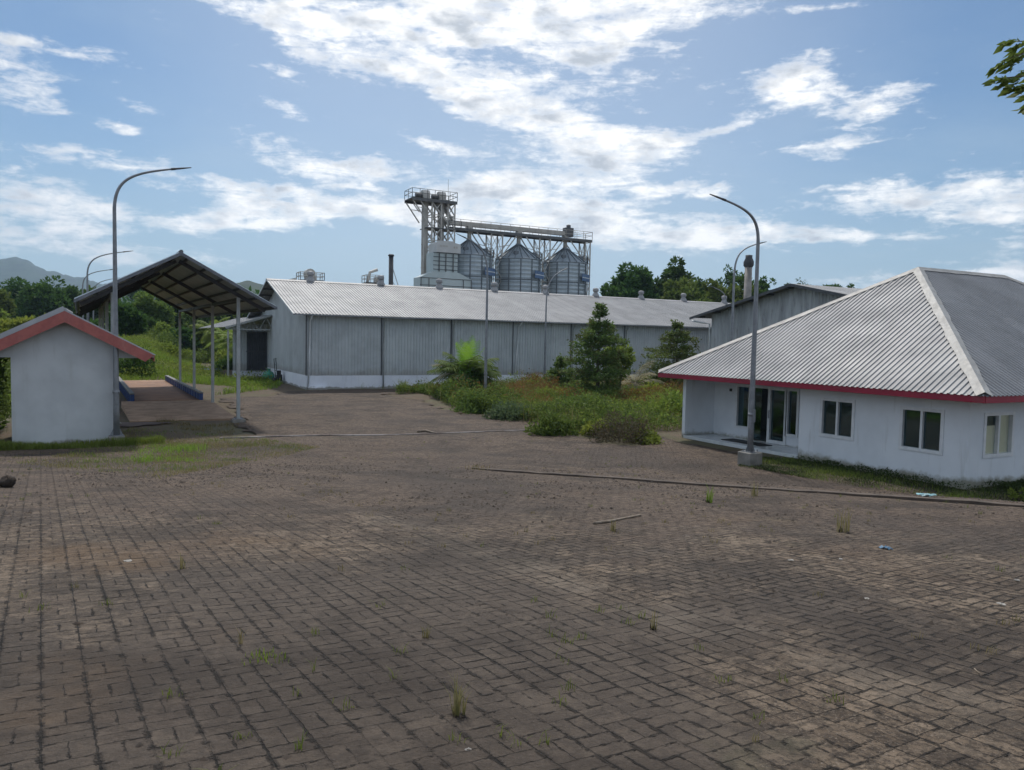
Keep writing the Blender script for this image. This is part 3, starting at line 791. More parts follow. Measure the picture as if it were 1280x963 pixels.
# ------------------------------------------------------------------ street lamps
def build_lamp(label, base, hs, reach, top, group, fat=1.0, block=.5, rot_arm=(1, 0), bh=.3):
    """bare galvanised pole: straight to hs, then bending over by reach (x, y) up to top"""
    t = thing('street_lamp', label, 'street lamp', base, 0, group)
    n = 20; pts = []; rad = []
    dx, dy = reach
    for i in range(9): pts.append((0, 0, bh + (hs - bh) * i / 8)); rad.append((.105 - .045 * i / 8) * fat)
    for i in range(1, n + 1):
        s = i / n; b = [(1 - s) ** 3, 3 * s * (1 - s) ** 2, 3 * s * s * (1 - s), s ** 3]
        q = b[1] * .02 + b[2] * .26 + b[3]; z = b[0] * hs + b[1] * (hs + (top - hs) * .66) + b[2] * (hs + (top - hs) * .80) + b[3] * top
        pts.append((dx * q, dy * q, z)); rad.append((.058 - .026 * s) * fat)
    m = MB(); m.tube(pts, rad, 10); m.build('pole', 'galv', t, True)
    ux, uy = dx / math.hypot(dx, dy), dy / math.hypot(dx, dy)
    e = Vector(pts[-1]); d = (Vector(pts[-1]) - Vector(pts[-2])).normalized()
    m = MB(); m.tube([e - d * .34, e - d * .22, e - d * .19, e - d * .02, e + d * .30], [.044 * fat, .044 * fat, .036 * fat, .034 * fat, .016 * fat], 8); m.build('lamp_spigot', 'dark_steel', t)
    m = MB(); m.tube([(0, 0, hs * .22), (0, 0, hs * .22 + .10)], .118 * fat, 10); m.build('collar', 'galv', t, True)
    m = MB(); m.box(-.05, .05, -.128, -.09, 1.35, 1.75); m.build('access_door', 'galv', t, bevel=.01)
    m = MB(); m.box(-.2, .2, -.2, .2, bh, bh + .025)
    for a in (-1, 1):
        for b in (-1, 1):
            m.tube([(a * .15, b * .15, bh + .02), (a * .15, b * .15, bh + .09)], .018, 6)
            m.add([(a * .19, b * .012, bh + .03), (a * .07, b * .012, bh + .03), (a * .07, b * .012, bh + .3)], [(0, 1, 2)])
    m.build('base_plate', 'galv', t)
    MB().box(-block / 2, block / 2, -block / 2, block / 2, -.4, bh).build('footing', 'concrete', t, bevel=.025)
    return t

def build_lamps():
    g = 'bare curved street lamps'
    build_lamp('tall bare street lamp in front of the hut, arm curving towards the canopy', (.14, 28.42, 0), 7.75, (2.03, 0), 9.26, g, .92, .48)
    x, y, z = G(937, 581)
    build_lamp('street lamp on a square concrete block in front of the office porch', (x, y, z), (7.05 - z) * .985, (-1.72, 0), (8.2 - z) * .99, g, .9, .54, bh=.40)
    build_lamp('street lamp beside the young coconut palm, its arm curving above it', (19.75, 41.19, 0), 7.5, (-1.75, 0), 9.7, g, .95, .4)
    build_lamp('street lamp close to the warehouse wall between young palm and tall tiered tree', (31.2, 54.0, 0), 6.6, (1.7, 0), 9.6, g, .95, .4)
    p = dist_pos(914.5, 42); build_lamp('street lamp rising behind the office roof in front of the weathered shed gable', (*p, 0), 7.5, (2.0, .0), 9.4, g, .95, .4)
    p = dist_pos(906, 70); build_lamp('street lamp mostly hidden behind the weathered shed, only its top showing', (*p, 0), 7.4, (-1.9, 0), 8.9, g, .9, .4)
    p = dist_pos(110, 52); build_lamp('nearest of the three street lamps seen above the low eave of the canopy roof', (*p, 0), 7.6, (2.5, 0), 9.3, g, .95, .4)
    p = dist_pos(104, 66); build_lamp('street lamp of middle height among the three beyond the canopy roof', (*p, 0), 7.6, (2.4, 0), 9.2, g, .9, .4)
    p = dist_pos(117, 77); build_lamp('lowest and farthest street lamp showing over the canopy roof edge', (*p, 0), 7.4, (2.1, 0), 9.2, g, .9, .4)

# ------------------------------------------------------------------ open canopy over the weighbridge
CAN = (2.45, 34.5, R(1.8))
def canopy_pt(x, y, z=0):
    c, s = math.cos(CAN[2]), math.sin(CAN[2]); return (CAN[0] + c * x - s * y, CAN[1] + s * x + c * y, z)

def build_canopy():
    t = thing('weighbridge_canopy', 'open gable canopy on grey steel posts standing over the weighbridge', 'canopy', (CAN[0], CAN[1], 0), CAN[2])
    hw, he, ze, zr = 2.38, 3.68, 4.88, 6.88; ys = [0, 7.3, 14.6, 21.9]; y0, y1 = -1.35, 23.2
    sl = (zr - ze) / he; L = math.hypot(he, zr - ze); c, s = he / L, (zr - ze) / L
    zat = lambda x: zr - abs(x) * sl
    for sg in (1, -1):
        m = MB(); m.corr((0, y0 if sg > 0 else y1, zr + .05), (0, sg, 0), (sg * c, 0, -s), (sg * s, 0, c), y1 - y0, lambda x: .0, lambda x: L, .2, .03)
        m.build('roof_sheet', 'canopy_sheet', t)
        m = MB(); m.bar((0, y0 - .02, zr - .02), (sg * he, y0 - .02, ze - .02), .03, .11); m.build('verge_trim', 'canopy_edge', t)
        m = MB(); m.bar((0, y1 + .02, zr - .02), (sg * he, y1 + .02, ze - .02), .03, .11); m.build('verge_trim', 'canopy_edge', t)
        m = MB(); m.bar((sg * (he + .02), y0, ze - .02), (sg * (he + .02), y1, ze - .01), .03, .10); m.build('eave_trim', 'canopy_edge', t)
        for i in range(6):
            x = sg * (.25 + i * .66); m = MB(); m.bar((x, y0 + .05, zat(x) - .07), (x, y1 - .05, zat(x) - .05), .06, .10); m.build('purlin', 'dark_steel', t)
        for y in ys:
            m = MB(); m.bar((sg * .06, y, zat(0) - .2), (sg * 3.5, y, zat(3.5) - .2), .10, .16); m.build('rafter', 'dark_steel', t)
            p = MB(); p.box(sg * hw - .07, sg * hw + .07, y - .07, y + .07, .12, zat(hw) - .3); po = p.build('post', 'post_grey', t, bevel=.012)
            q = MB(); q.box(sg * hw - .2, sg * hw + .2, y - .2, y + .2, .10, .125)
            for a in (-.14, .14):
                for b in (-.14, .14): q.tube([(sg * hw + a, y + b, .12), (sg * hw + a, y + b, .19)], .02, 6)
            q.build('base_plate', 'galv', po)
            q = MB(); q.box(sg * hw - .27, sg * hw + .27, y - .27, y + .27, -.3, .10); q.build('footing', 'concrete', po, bevel=.02)
        m = MB(); m.bar((sg * hw, ys[0], zat(hw) - .36), (sg * hw, ys[-1], zat(hw) - .36), .12, .12); m.build('eave_beam', 'dark_steel', t)
    MB().tube([(0, y0 - .03, zr + .06), (0, y1 + .03, zr + .06)], .08, 10).build('ridge_cap', 'canopy_edge', t)

def build_weighbridge():
    t = thing('weighbridge', 'rusty vehicle weighbridge with low blue side rails under the canopy', 'weighbridge', (CAN[0], CAN[1], 0), CAN[2])
    xa, xb, y0, y1 = -1.25, 2.0, 8.6, 27.0
    m = MB(); n = 6
    for i in range(n):
        a = y0 + (y1 - y0) * i / n; m.box(xa + .06, xb - .06, a + .012, a + (y1 - y0) / n - .012, .1, .28)
    m.build('deck', 'rust_deck', t)
    for sg, x in ((-1, xa), (1, xb)):
        m = MB(); m.box(x - .09, x + .09, y0, y1, .08, .60)
        r = m.build('side_rail', 'blue_rail', t, bevel=.012)
        MB().box(x - .105, x + .105, y0 - .02, y1 + .02, .603, .66).build('rail_top', 'rail_cap', r)
        for i in range(17):
            y = y0 + .45 + i * (y1 - y0 - .9) / 16; MB().box(x - .12, x + .12, y - .035, y + .035, .1, .598).build('stiffener', 'blue_rail', r)
    # concrete ramp up to the deck
    m = MB(); m.prism([(.9, -.2), (y0 - .03, -.2), (y0 - .03, .265), (6.0, .20), (.9, .045)], 'x', xa - .5, xb + .45); m.build('ramp', 'apron', t)
    m = MB(); m.prism([(y1 + .03, -.2), (y1 + 5, -.2), (y1 + 5, .04), (y1 + .03, .265)], 'x', xa - .2, xb + .2); m.build('ramp', 'apron', t)

# ------------------------------------------------------------------ warehouse
WX, WY = 12.3, 55.1
def build_warehouse():
    t = thing('warehouse', 'long grey corrugated warehouse with a pale zinc roof in front of the silos', 'warehouse')
    X1 = 72.0; D = 19.6; ze, zr, ov = 5.28, 8.28, .62; yr = WY + D / 2; yb = WY + D
    sl = (zr - ze) / (D / 2 + ov); zw = ze + ov * sl - .06
    # walls: plinth and ribbed cladding
    m = MB(); m.box(WX, X1, WY, WY + .16, -.3, .92); m.box(WX, WX + .16, WY + .16, yb, -.3, .92); m.box(WX + .16, X1, yb - .16, yb, -.3, .92); m.box(X1 - .16, X1, WY + .16, yb - .16, -.3, .92)
    m.build('plinth', 'plinth', t, bevel=.01)
    m = MB(); m.corr((WX, WY + .04, 0), (1, 0, 0), (0, 0, 1), (0, -1, 0), X1 - WX, lambda x: .925, lambda x: zw, .24, .045); m.build('wall_cladding', 'clad', t)
    m = MB(); m.corr((X1, yb - .04, 0), (-1, 0, 0), (0, 0, 1), (0, 1, 0), X1 - WX, lambda x: .925, lambda x: zw, .24, .045); m.build('wall_cladding', 'clad', t)
    gab = lambda x: ze + ov * sl - .05 + sl * (D / 2 - abs(x - D / 2))
    m = MB(); m.corr((WX + .04, yb, 0), (0, -1, 0), (0, 0, 1), (-1, 0, 0), D, lambda x: .925, gab, .24, .03); m.build('gable_cladding', 'clad_gable', t)
    m = MB(); m.corr((X1 - .04, WY, 0), (0, 1, 0), (0, 0, 1), (1, 0, 0), D, lambda x: .925, gab, .24, .03); m.build('gable_cladding', 'clad_gable', t)
    # roof
    xr0 = WX - 1.05; L = math.hypot(D / 2 + ov, zr - ze); c, s = (D / 2 + ov) / L, (zr - ze) / L
    wav = [rng.normal() * .02 for _ in range(400)]
    m = MB(); m.corr((xr0, yr, zr), (1, 0, 0), (0, -c, -s), (0, -s, c), X1 + 1 - xr0, lambda x: 0, lambda x: L + wav[int(x * 3) % 400], .24, .04); m.build('roof_slope', 'zinc_roof', t)
    m = MB(); m.corr((X1 + 1, yr, zr), (-1, 0, 0), (0, c, -s), (0, s, c), X1 + 1 - xr0, lambda x: 0, lambda x: L, .24, .04); m.build('roof_slope', 'zinc_roof', t)
    m = MB(); m.prism([(yr - .42, zr - .42 * sl + .055), (yr, zr + .075), (yr + .42, zr - .42 * sl + .055), (yr, zr + .06)], 'x', xr0 - .02, X1 + 1.02); m.build('ridge_cap', 'zinc_roof', t)
    for sg in (1, -1):   # purlins under the gable overhang and verge flashing
        for i in range(7):
            y = yr + sg * (.5 + i * 1.55); z = zr - abs(y - yr) * sl - .09
            MB().bar((xr0 + .06, y, z), (WX + .02, y, z), .07, .14).build('purlin', 'dark_steel', t)
        e = yr + sg * (D / 2 + ov); MB().bar((xr0, yr, zr - .05), (xr0, e, ze - .05), .03, .12).build('verge_trim', 'clad', t)
    # gutter along the front eave, sagging a little
    pts = [(xr0 + i * 1.5, WY - ov - .06, ze - .05 + rng.normal() * .012) for i in range(int((X1 + 1 - xr0) / 1.5) + 1)]
    m = MB()
    for a, b in zip(pts, pts[1:]): m.bar(a, b, .12, .09)
    m.build('gutter', 'galv', t)
    # downpipes, a dark joint beside each
    for i, x in enumerate([12.42, 17.95, 23.55, 28.95, 34.45, 39.95, 45.4, 50.9, 56.4, 61.9, 67.4]):
        lean = [.12, .02, .0, .32, .02, .0, .1, 0, .05, 0, 0][i]
        m = MB(); m.tube([(x + lean, WY - ov - .04, ze - .1), (x + lean, WY - .10, ze - .5), (x + lean * .6, WY - .085, 2.6), (x, WY - .085, .05)], .055, 8); m.build('downpipe', 'white_paint' if i in (0, 3) else 'post_grey', t, True)
        MB().box(x - .19, x - .11, WY - .03, WY - .007, .93, zw - .05).build('wall_joint', 'dark_steel', t)
    MB().box(WX + .1, WX + 1.4, WY - .45, WY - .01, -.1, .10).build('splash_slab', 'plinth', t, bevel=.02)
    # ridge ventilators
    for x in [14.78, 20.85, 26.31, 31.85, 37.37, 43.2, 48.84, 54.45, 60.19, 66]:
        m = MB(); m.lathe([(.42, zr - .12), (.36, zr + .12), (.22, zr + .36), (.20, zr + .46)], 14, (x, yr))
        v = m.build('ridge_vent', 'galv' if x < 0 else 'zinc_roof', t, True)
        m = MB(); m.lathe([(.20, zr + .46), (.29, zr + .52), (.31, zr + .66), (.27, zr + .80), (.12, zr + .86), (.0, zr + .87)], 14, (x, yr)); m.build('vent_cowl', 'zinc_roof', v, True)
    # lean-to on the gable end with a dark sheet door under it
    ya, ybk = 68.2, 90.0; xo = 8.5; dz = 1.15
    L2 = math.hypot(WX - xo, dz); c2, s2 = (WX - xo) / L2, dz / L2
    m = MB(); m.corr((WX - .03, ya, 5.50), (0, 1, 0), (-c2, 0, -s2), (-s2, 0, c2), ybk - ya, lambda x: 0, lambda x: L2, .24, .03); lt = m.build('lean_to_roof', 'office_roof', t)
    m = MB(); m.bar((WX - .1, ya + .3, 5.36), (xo + .1, ya + .3, 4.28), .08, .12); m.bar((WX - .1, ya + .3, 4.2), (xo + .2, ya + .3, 4.2), .07, .1)
    m.bar((WX - .05, ya - .03, 5.45), (xo, ya - .03, 4.31), .04, .16)
    for i in range(3):
        x = xo + .5 + i * 1.15; z1 = 4.26 + (x + .55 - xo) / (WX - xo) * dz
        m.bar((x, ya + .3, 4.2), (x + .55, ya + .3, z1), .04, .05); m.bar((x + .55, ya + .3, z1), (x + 1.1, ya + .3, 4.2), .04, .05)
    m.build('truss', 'post_grey', lt)
    for x in (xo + .25,): MB().box(x - .07, x + .07, ya + .23, ya + .37, -.1, 4.1).build('lean_to_post', 'post_grey', t)
    m = MB(); m.corr((9.4, 70.6, 0), (1, 0, 0), (0, 0, 1), (0, -1, 0), 2.86, lambda x: .6, lambda x: 4.7, .24, .035); m.build('annex_wall', 'clad', t)
    MB().box(9.4, 12.26, 70.62, 70.75, -.2, .6).build('annex_plinth', 'plinth', t)
    m = MB(); m.box(WX, WX + 9, WY + D + .01, 90.2, -.2, 5.45); m.build('rear_annex', 'clad', t)
    dr = MB().corr((10.55, 70.5, 0), (1, 0, 0), (0, 0, 1), (0, -1, 0), 1.72, lambda x: .62, lambda x: 4.0, .2, .03).build('sheet_door', 'door_dark', t)
    m = MB()
    for z in (.66, 2.3, 3.98): m.box(10.5, 12.26, 70.40, 70.46, z - .05, z + .05)
    m.build('door_rail', 'dark_steel', dr)

# ------------------------------------------------------------------ office
def pane_set(parent, name, label, o, u, n, x0, x1, z0, z1, mullions, fw=.065, depth=.12, kickers=(), glass='glass'):
    """frame with panes in a wall plane: origin o, along u, outward normal n"""
    u, n, o = Vector(u), Vector(n), Vector(o)
    P = lambda x, z, d: o + u * x + Vector((0, 0, z)) + n * d
    def bx(m, xa, xb, za, zb, d0, d1):
        vs = [P(x, z, d) for d in (d0, d1) for (x, z) in ((xa, za), (xb, za), (xb, zb), (xa, zb))]
        m.add(vs, [(0, 3, 2, 1), (4, 5, 6, 7), (0, 1, 5, 4), (1, 2, 6, 5), (2, 3, 7, 6), (3, 0, 4, 7)])
    m = MB(); e = .03
    bx(m, x0 - e, x0 + fw, z0 - e, z1 + e, -depth + .02, .03); bx(m, x1 - fw, x1 + e, z0 - e, z1 + e, -depth + .02, .03)
    bx(m, x0 + fw, x1 - fw, z1 - fw, z1 + e, -depth + .02, .03); bx(m, x0 + fw, x1 - fw, z0 - e, z0 + fw, -depth + .02, .03)
    for q in mullions: bx(m, q - fw * .55, q + fw * .55, z0 + fw, z1 - fw, -depth + .03, .02)
    fr = tag(m.build(name, 'white_paint', parent), label)
    xs = [x0 + fw] + list(mullions) + [x1 - fw]
    for a, b in zip(xs, xs[1:]):
        g = MB(); bx(g, a + (.03 if a != xs[0] else -.01), b - (.03 if b != xs[-1] else -.01), z0 + fw - .01, z1 - fw + .01, -.07, -.062); g.build('pane', glass, fr)
    return fr

OX, OY = 20.4, 12.5
def build_office():
    t = thing('office_building', 'white single-storey office with a grey hipped sheet roof and crimson fascia', 'office building')
    X1, Y1 = 37.2, 24.15; zt = 2.42; ex0, ey0, ex1, ey1 = 19.6, 11.65, 38.0, 24.75; ze, zr = 2.55, 6.60; ym = (ey0 + ey1) / 2; hp = (ey1 - ey0) / 2; xa, xb = ex0 + hp, ex1 - hp
    th = .15; zb = -.35
    win = [(17.35 - OY - 1.25, 17.35 - OY, .84, 2.04), (14.5 - OY - 1.28, 14.5 - OY, .80, 2.0)]
    # front: o at far corner of wall run, u along -Y would flip; use u=+Y, outward -X
    ry0, ry1 = 18.22, 23.98       # recess of the porch
    m = MB()
    m.sheet_holes((OX, OY, 0), (0, 1, 0), (0, 0, 1), (-1, 0, 0), (0, ry0 - OY), (zb, zt), win, th)
    m.box(OX, OX + 1.55, ry1, Y1, zb, zt)                                       # end fin of the porch
    m.box(OX + th, OX + 1.5, ry0 - th, ry0 - .002, zb, zt)
    dz0 = .06
    door_holes = [(19.62 - ry0, 20.16 - ry0, .44, 2.14), (20.16 - ry0, 21.98 - ry0, dz0, 2.14), (21.98 - ry0, 22.72 - ry0, .47, 2.14)]
    m.sheet_holes((OX + 1.5, ry0 - th, 0), (0, 1, 0), (0, 0, 1), (-1, 0, 0), (0, ry1 - ry0 + th), (zb, zt), [(a + th, b + th, c, d) for a, b, c, d in door_holes], th)
    m.sheet_holes((OX + th, OY, 0), (1, 0, 0), (0, 0, 1), (0, -1, 0), (0, X1 - OX - th), (zb, zt), [(21.08 - OX - th, 22.42 - OX - th, .78, 1.97), (26.5 - OX, 27.9 - OX, .78, 1.97)], th)
    m.box(OX + 1.55, X1, Y1 - th, Y1, zb, zt); m.box(X1 - th, X1, OY + th, Y1 - th, zb, zt)
    m.build('wall', 'white_wall', t)
    m = MB(); m.box(OX + th + .01, X1 - th - .01, OY + th + .01, ry0 - th - .01, -.3, .03); m.box(OX + 1.66, X1 - th - .01, ry0 - th, Y1 - th - .01, -.3, .03); m.build('indoor_floor', 'tile', t)
    m = MB(); m.box(26.2, 26.3, OY + th + .02, Y1 - th - .02, .03, zt - .01); m.build('partition', 'white_wall', t)
    m = MB(); m.box(OX - .06, OX + 1.49, ry0 + .002, ry1 - .002, -.12, .05); m.build('porch_floor', 'tile', t, bevel=.01)
    m = MB(); m.box(OX - .02, OX + 1.4, ry0 + .01, ry1 - .01, -.5, -.122); m.build('porch_step', 'concrete', t)
    # soffit and ceiling
    MB().box(ex0 + .05, ex1 - .05, ey0 + .05, ey1 - .05, zt + .002, zt + .03).build('soffit', 'white_paint', t)
    m = MB(); f = .2
    m.box(ex0 - .015, ex0 + .03, ey0, ey1, ze - f, ze - .015); m.box(ex1 - .03, ex1 + .015, ey0, ey1, ze - f, ze - .015)
    m.box(ex0 + .031, ex1 - .031, ey0 - .015, ey0 + .03, ze - f, ze - .015); m.box(ex0 + .031, ex1 - .031, ey1 - .03, ey1 + .015, ze - f, ze - .015)
    m.build('fascia', 'red_fascia', t, bevel=.006)
    # hip roof: front hip triangle, two trapezoids, rear triangle
    L = math.hypot(hp, zr - ze); c, s = hp / L, (zr - ze) / L; W = ey1 - ey0; T = ex1 - ex0; o_ = .05
    tri = lambda x: min(x, W - x) / hp * L; trap = lambda x: min(x, T - x, hp) / hp * L
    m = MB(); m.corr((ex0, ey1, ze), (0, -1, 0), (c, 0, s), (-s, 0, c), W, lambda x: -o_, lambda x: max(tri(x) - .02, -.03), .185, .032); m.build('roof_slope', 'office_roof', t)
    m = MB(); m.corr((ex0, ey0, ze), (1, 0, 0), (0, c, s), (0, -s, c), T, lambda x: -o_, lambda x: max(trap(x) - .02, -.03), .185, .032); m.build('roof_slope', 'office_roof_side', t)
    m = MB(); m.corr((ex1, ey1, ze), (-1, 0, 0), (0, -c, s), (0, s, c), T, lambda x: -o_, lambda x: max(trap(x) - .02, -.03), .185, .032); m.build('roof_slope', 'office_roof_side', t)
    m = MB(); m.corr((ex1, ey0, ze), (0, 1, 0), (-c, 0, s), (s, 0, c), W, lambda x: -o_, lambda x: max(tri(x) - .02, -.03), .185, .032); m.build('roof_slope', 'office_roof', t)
    def cap(p, q, n1, n2, w1, w2, name='hip_cap'):
        """folded, slightly dented flashing over a hip or ridge; n1/n2 point down each slope"""
        p, q, n1, n2 = Vector(p), Vector(q), Vector(n1), Vector(n2); k = 26; m = MB()
        for i in range(k + 1):
            a = p.lerp(q, i / k); j = rng.normal(size=3) * .012 + (.018 if i % 5 == 0 else 0); up = Vector((0, 0, .055))
            m.v += [tuple(a + n1 * (w1 + j[0]) + up), tuple(a + n1 * w1 * .5 + up * (1.15 + j[1] * 8)), tuple(a + up * 1.6), tuple(a + n2 * w2 * .5 + up * (1.15 + j[2] * 8)), tuple(a + n2 * (w2 + j[1]) + up)]
            if i:
                b = len(m.v) - 5
                for h in range(4): m.f.append((b - 5 + h, b - 4 + h, b + 1 + h, b + h))
        m.build(name, 'hip_cap', t, False)
    sf = Vector((0, -1, 0)); fr = Vector((-1, 0, 0))
    z1 = ze
    # across each slope, measured square to the hip line
    hl = Vector((hp, hp, zr - ze)).normalized()
    def down(nrm_up, hip):  # in-slope direction square to the hip
        d = Vector(nrm_up).cross(hip).normalized(); return d if d.z < 0 else -d
    nF, nS, nB, nN = (-s, 0, c), (0, -s, c), (s, 0, c), (0, s, c)
    h1 = Vector((hp, hp, zr - ze)).normalized(); h2 = Vector((hp, -hp, zr - ze)).normalized()
    cap((ex0, ey0, ze), (xa, ym, zr), down(nF, h1), down(nS, h1), .20, .20); cap((ex0, ey1, ze), (xa, ym, zr), down(nF, h2), down(nN, h2), .20, .20)
    h3 = Vector((-hp, hp, zr - ze)).normalized(); h4 = Vector((-hp, -hp, zr - ze)).normalized()
    cap((ex1, ey0, ze), (xb, ym, zr), down(nB, h3), down(nS, h3), .2, .2); cap((ex1, ey1, ze), (xb, ym, zr), down(nB, h4), down(nN, h4), .2, .2)
    cap((xa, ym, zr), (xb, ym, zr), Vector((0, -c, -s)), Vector((0, c, -s)), .2, .2, 'ridge_cap')
    # windows and door
    for (a, b, z0, z1_) in win:
        pane_set(t, 'window', 'two-pane window on the long front wall', (OX, OY, 0), (0, 1, 0), (-1, 0, 0), a, b, z0, z1_, [(a + b) / 2])
    for k_, (a, b) in enumerate(((21.08, 22.42), (26.5, 27.9))):
        w = pane_set(t, 'window', 'window with cream boards behind the glass on the short side wall', (0, OY, 0), (1, 0, 0), (0, -1, 0), a, b, .78, 1.97, [(a + b) / 2], glass='clear_glass')
        m = MB(); mid = (a + b) / 2
        m.box(a + .05, mid - .01, OY + .09, OY + .11, .80, 1.62); m.box(mid + .01, b - .05, OY + .09, OY + .11, .80, 1.94); m.build('blind', 'curtain', w)
    R0 = (OX + 1.5, 0, 0)
    pane_set(t, 'window', 'narrow fixed pane beside the porch door', R0, (0, 1, 0), (-1, 0, 0), 19.62, 20.155, .44, 2.14, [])
    pane_set(t, 'window', 'fixed pane at the far end of the porch glazing', R0, (0, 1, 0), (-1, 0, 0), 21.985, 22.72, .47, 2.14, [])
    d = pane_set(t, 'door', 'glazed porch door with white aluminium frame', R0, (0, 1, 0), (-1, 0, 0), 20.165, 21.03, dz0 + .03, 2.14, [], fw=.09)
    m = MB(); m.tube([(OX + 1.42, 20.95, 1.0), (OX + 1.42, 20.95, 1.28)], .014, 8); m.tube([(OX + 1.47, 20.95, 1.02), (OX + 1.42, 20.95, 1.02)], .012, 6); m.tube([(OX + 1.47, 20.95, 1.26), (OX + 1.42, 20.95, 1.26)], .012, 6); m.build('handle', 'galv', d)
    m = MB(); m.box(OX + 1.48, OX + 1.6, 21.94, 21.975, dz0, 2.14); m.box(OX + 1.48, OX + 1.6, 21.045, 21.94, 2.08, 2.14); d = tag(m.build('door', 'white_paint', t), 'second leaf of the porch door, slid open and dark inside')
    m = MB(); m.box(OX + 1.61, OX + 1.618, 21.5, 22.3, .1, 2.08); m.build('pane', 'glass', d)
    # wall lamp beside the glazing
    m = MB(); m.box(OX + 1.42, OX + 1.497, 22.97, 23.05, 1.86, 1.97); m.build('wall_switch', 'dark_steel', t, bevel=.01)
    # doormat
    m = MB(); m.box(OX + .42, OX + 1.05, 20.35, 22.35, .052, .072); o = m.build('doormat', 'black', bevel=.006); tag(o, 'black rubber doormat lying on the white porch floor', 'doormat')

# ------------------------------------------------------------------ weathered shed
def build_shed():
    t = thing('shed', 'weathered grey corrugated shed with a dark gable overhang behind the office roof', 'shed')
    X0, X1 = 43.9, 62; ya, yb, ym = 30.6, 48.7, 39.65; ze, zr = 5.9, 8.12; ov = 1.6; he = (yb - ya) / 2 + ov; sl = (zr - ze) / he
    zw = lambda y: zr - .07 - abs(y - ym) * sl
    m = MB(); m.corr((X0, yb, 0), (0, -1, 0), (0, 0, 1), (-1, 0, 0), yb - ya, lambda x: -.3, lambda x: zw(yb - x), .3, .035); m.build('gable_cladding', 'old_clad', t)
    m = MB(); m.corr((X0, ya, 0), (1, 0, 0), (0, 0, 1), (0, -1, 0), X1 - X0, lambda x: -.3, lambda x: zw(ya), .3, .035); m.build('wall_cladding', 'old_clad', t)
    m = MB(); m.corr((X1, yb, 0), (-1, 0, 0), (0, 0, 1), (0, 1, 0), X1 - X0, lambda x: -.3, lambda x: zw(ya), .3, .035); m.build('wall_cladding', 'old_clad', t)
    L = math.hypot(he, zr - ze); c, s = he / L, (zr - ze) / L; x0, x1 = X0 - .95, X1 + .9
    m = MB(); m.corr((x0, ym, zr), (1, 0, 0), (0, -c, -s), (0, -s, c), x1 - x0, lambda x: 0, lambda x: L, .24, .035); m.build('roof_slope', 'zinc_roof', t)
    m = MB(); m.corr((x1, ym, zr), (-1, 0, 0), (0, c, -s), (0, s, c), x1 - x0, lambda x: 0, lambda x: L, .24, .035); m.build('roof_slope', 'zinc_roof', t)
    for sg in (1, -1):
        MB().bar((x0 - .02, ym, zr - .06), (x0 - .02, ym + sg * he, ze - .06), .04, .2).build('verge_trim', 'dark_steel', t)
        for i in range(6):
            y = ym + sg * (.6 + i * 1.85); z = zr - abs(y - ym) * sl - .1
            MB().bar((x0 + .02, y, z), (X0 - .01, y, z), .08, .14).build('purlin', 'dark_steel', t)
    m = MB(); m.tube([(x0 + .3, yb + ov + .05, ze - .25), (x0 + .3, yb + .3, ze - .42), (X0 - .1, yb + .12, ze - .5), (X0 - .1, yb + .12, .2)], .07, 8); m.build('downpipe', 'white_paint', t, True)
# ------------------------------------------------------------------ grain plant behind the warehouse
SY0 = 95.0
def rail_run(m, pts, h=1.05, post=2.0, mid=True, r=.028):
    """handrail with posts along a polyline of deck points"""
    for a, b in zip(pts, pts[1:]):
        a, b = Vector(a), Vector(b); n = max(1, int((b - a).length / post))
        for i in range(n + 1):
            p = a.lerp(b, i / n); m.bar(p, p + Vector((0, 0, h)), r * 2)
        for f in ((1.0, .52) if mid else (1.0,)): m.bar(a + Vector((0, 0, h * f)), b + Vector((0, 0, h * f)), r * 2)

def lattice(m, x0, x1, y0, y1, z0, z1, leg=.16, br=.08, n=6):
    for x in (x0, x1):
        for y in (y0, y1): m.bar((x, y, z0), (x, y, z1), leg)
    for i in range(n):
        a, b = z0 + (z1 - z0) * i / n, z0 + (z1 - z0) * (i + 1) / n
        for y in (y0, y1):
            m.bar((x0, y, a), (x1, y, b), br); m.bar((x1, y, a), (x0, y, b), br); m.bar((x0, y, b), (x1, y, b), br)
        for x in (x0, x1):
            m.bar((x, y0, a), (x, y1, b), br); m.bar((x, y0, b), (x, y1, b), br)

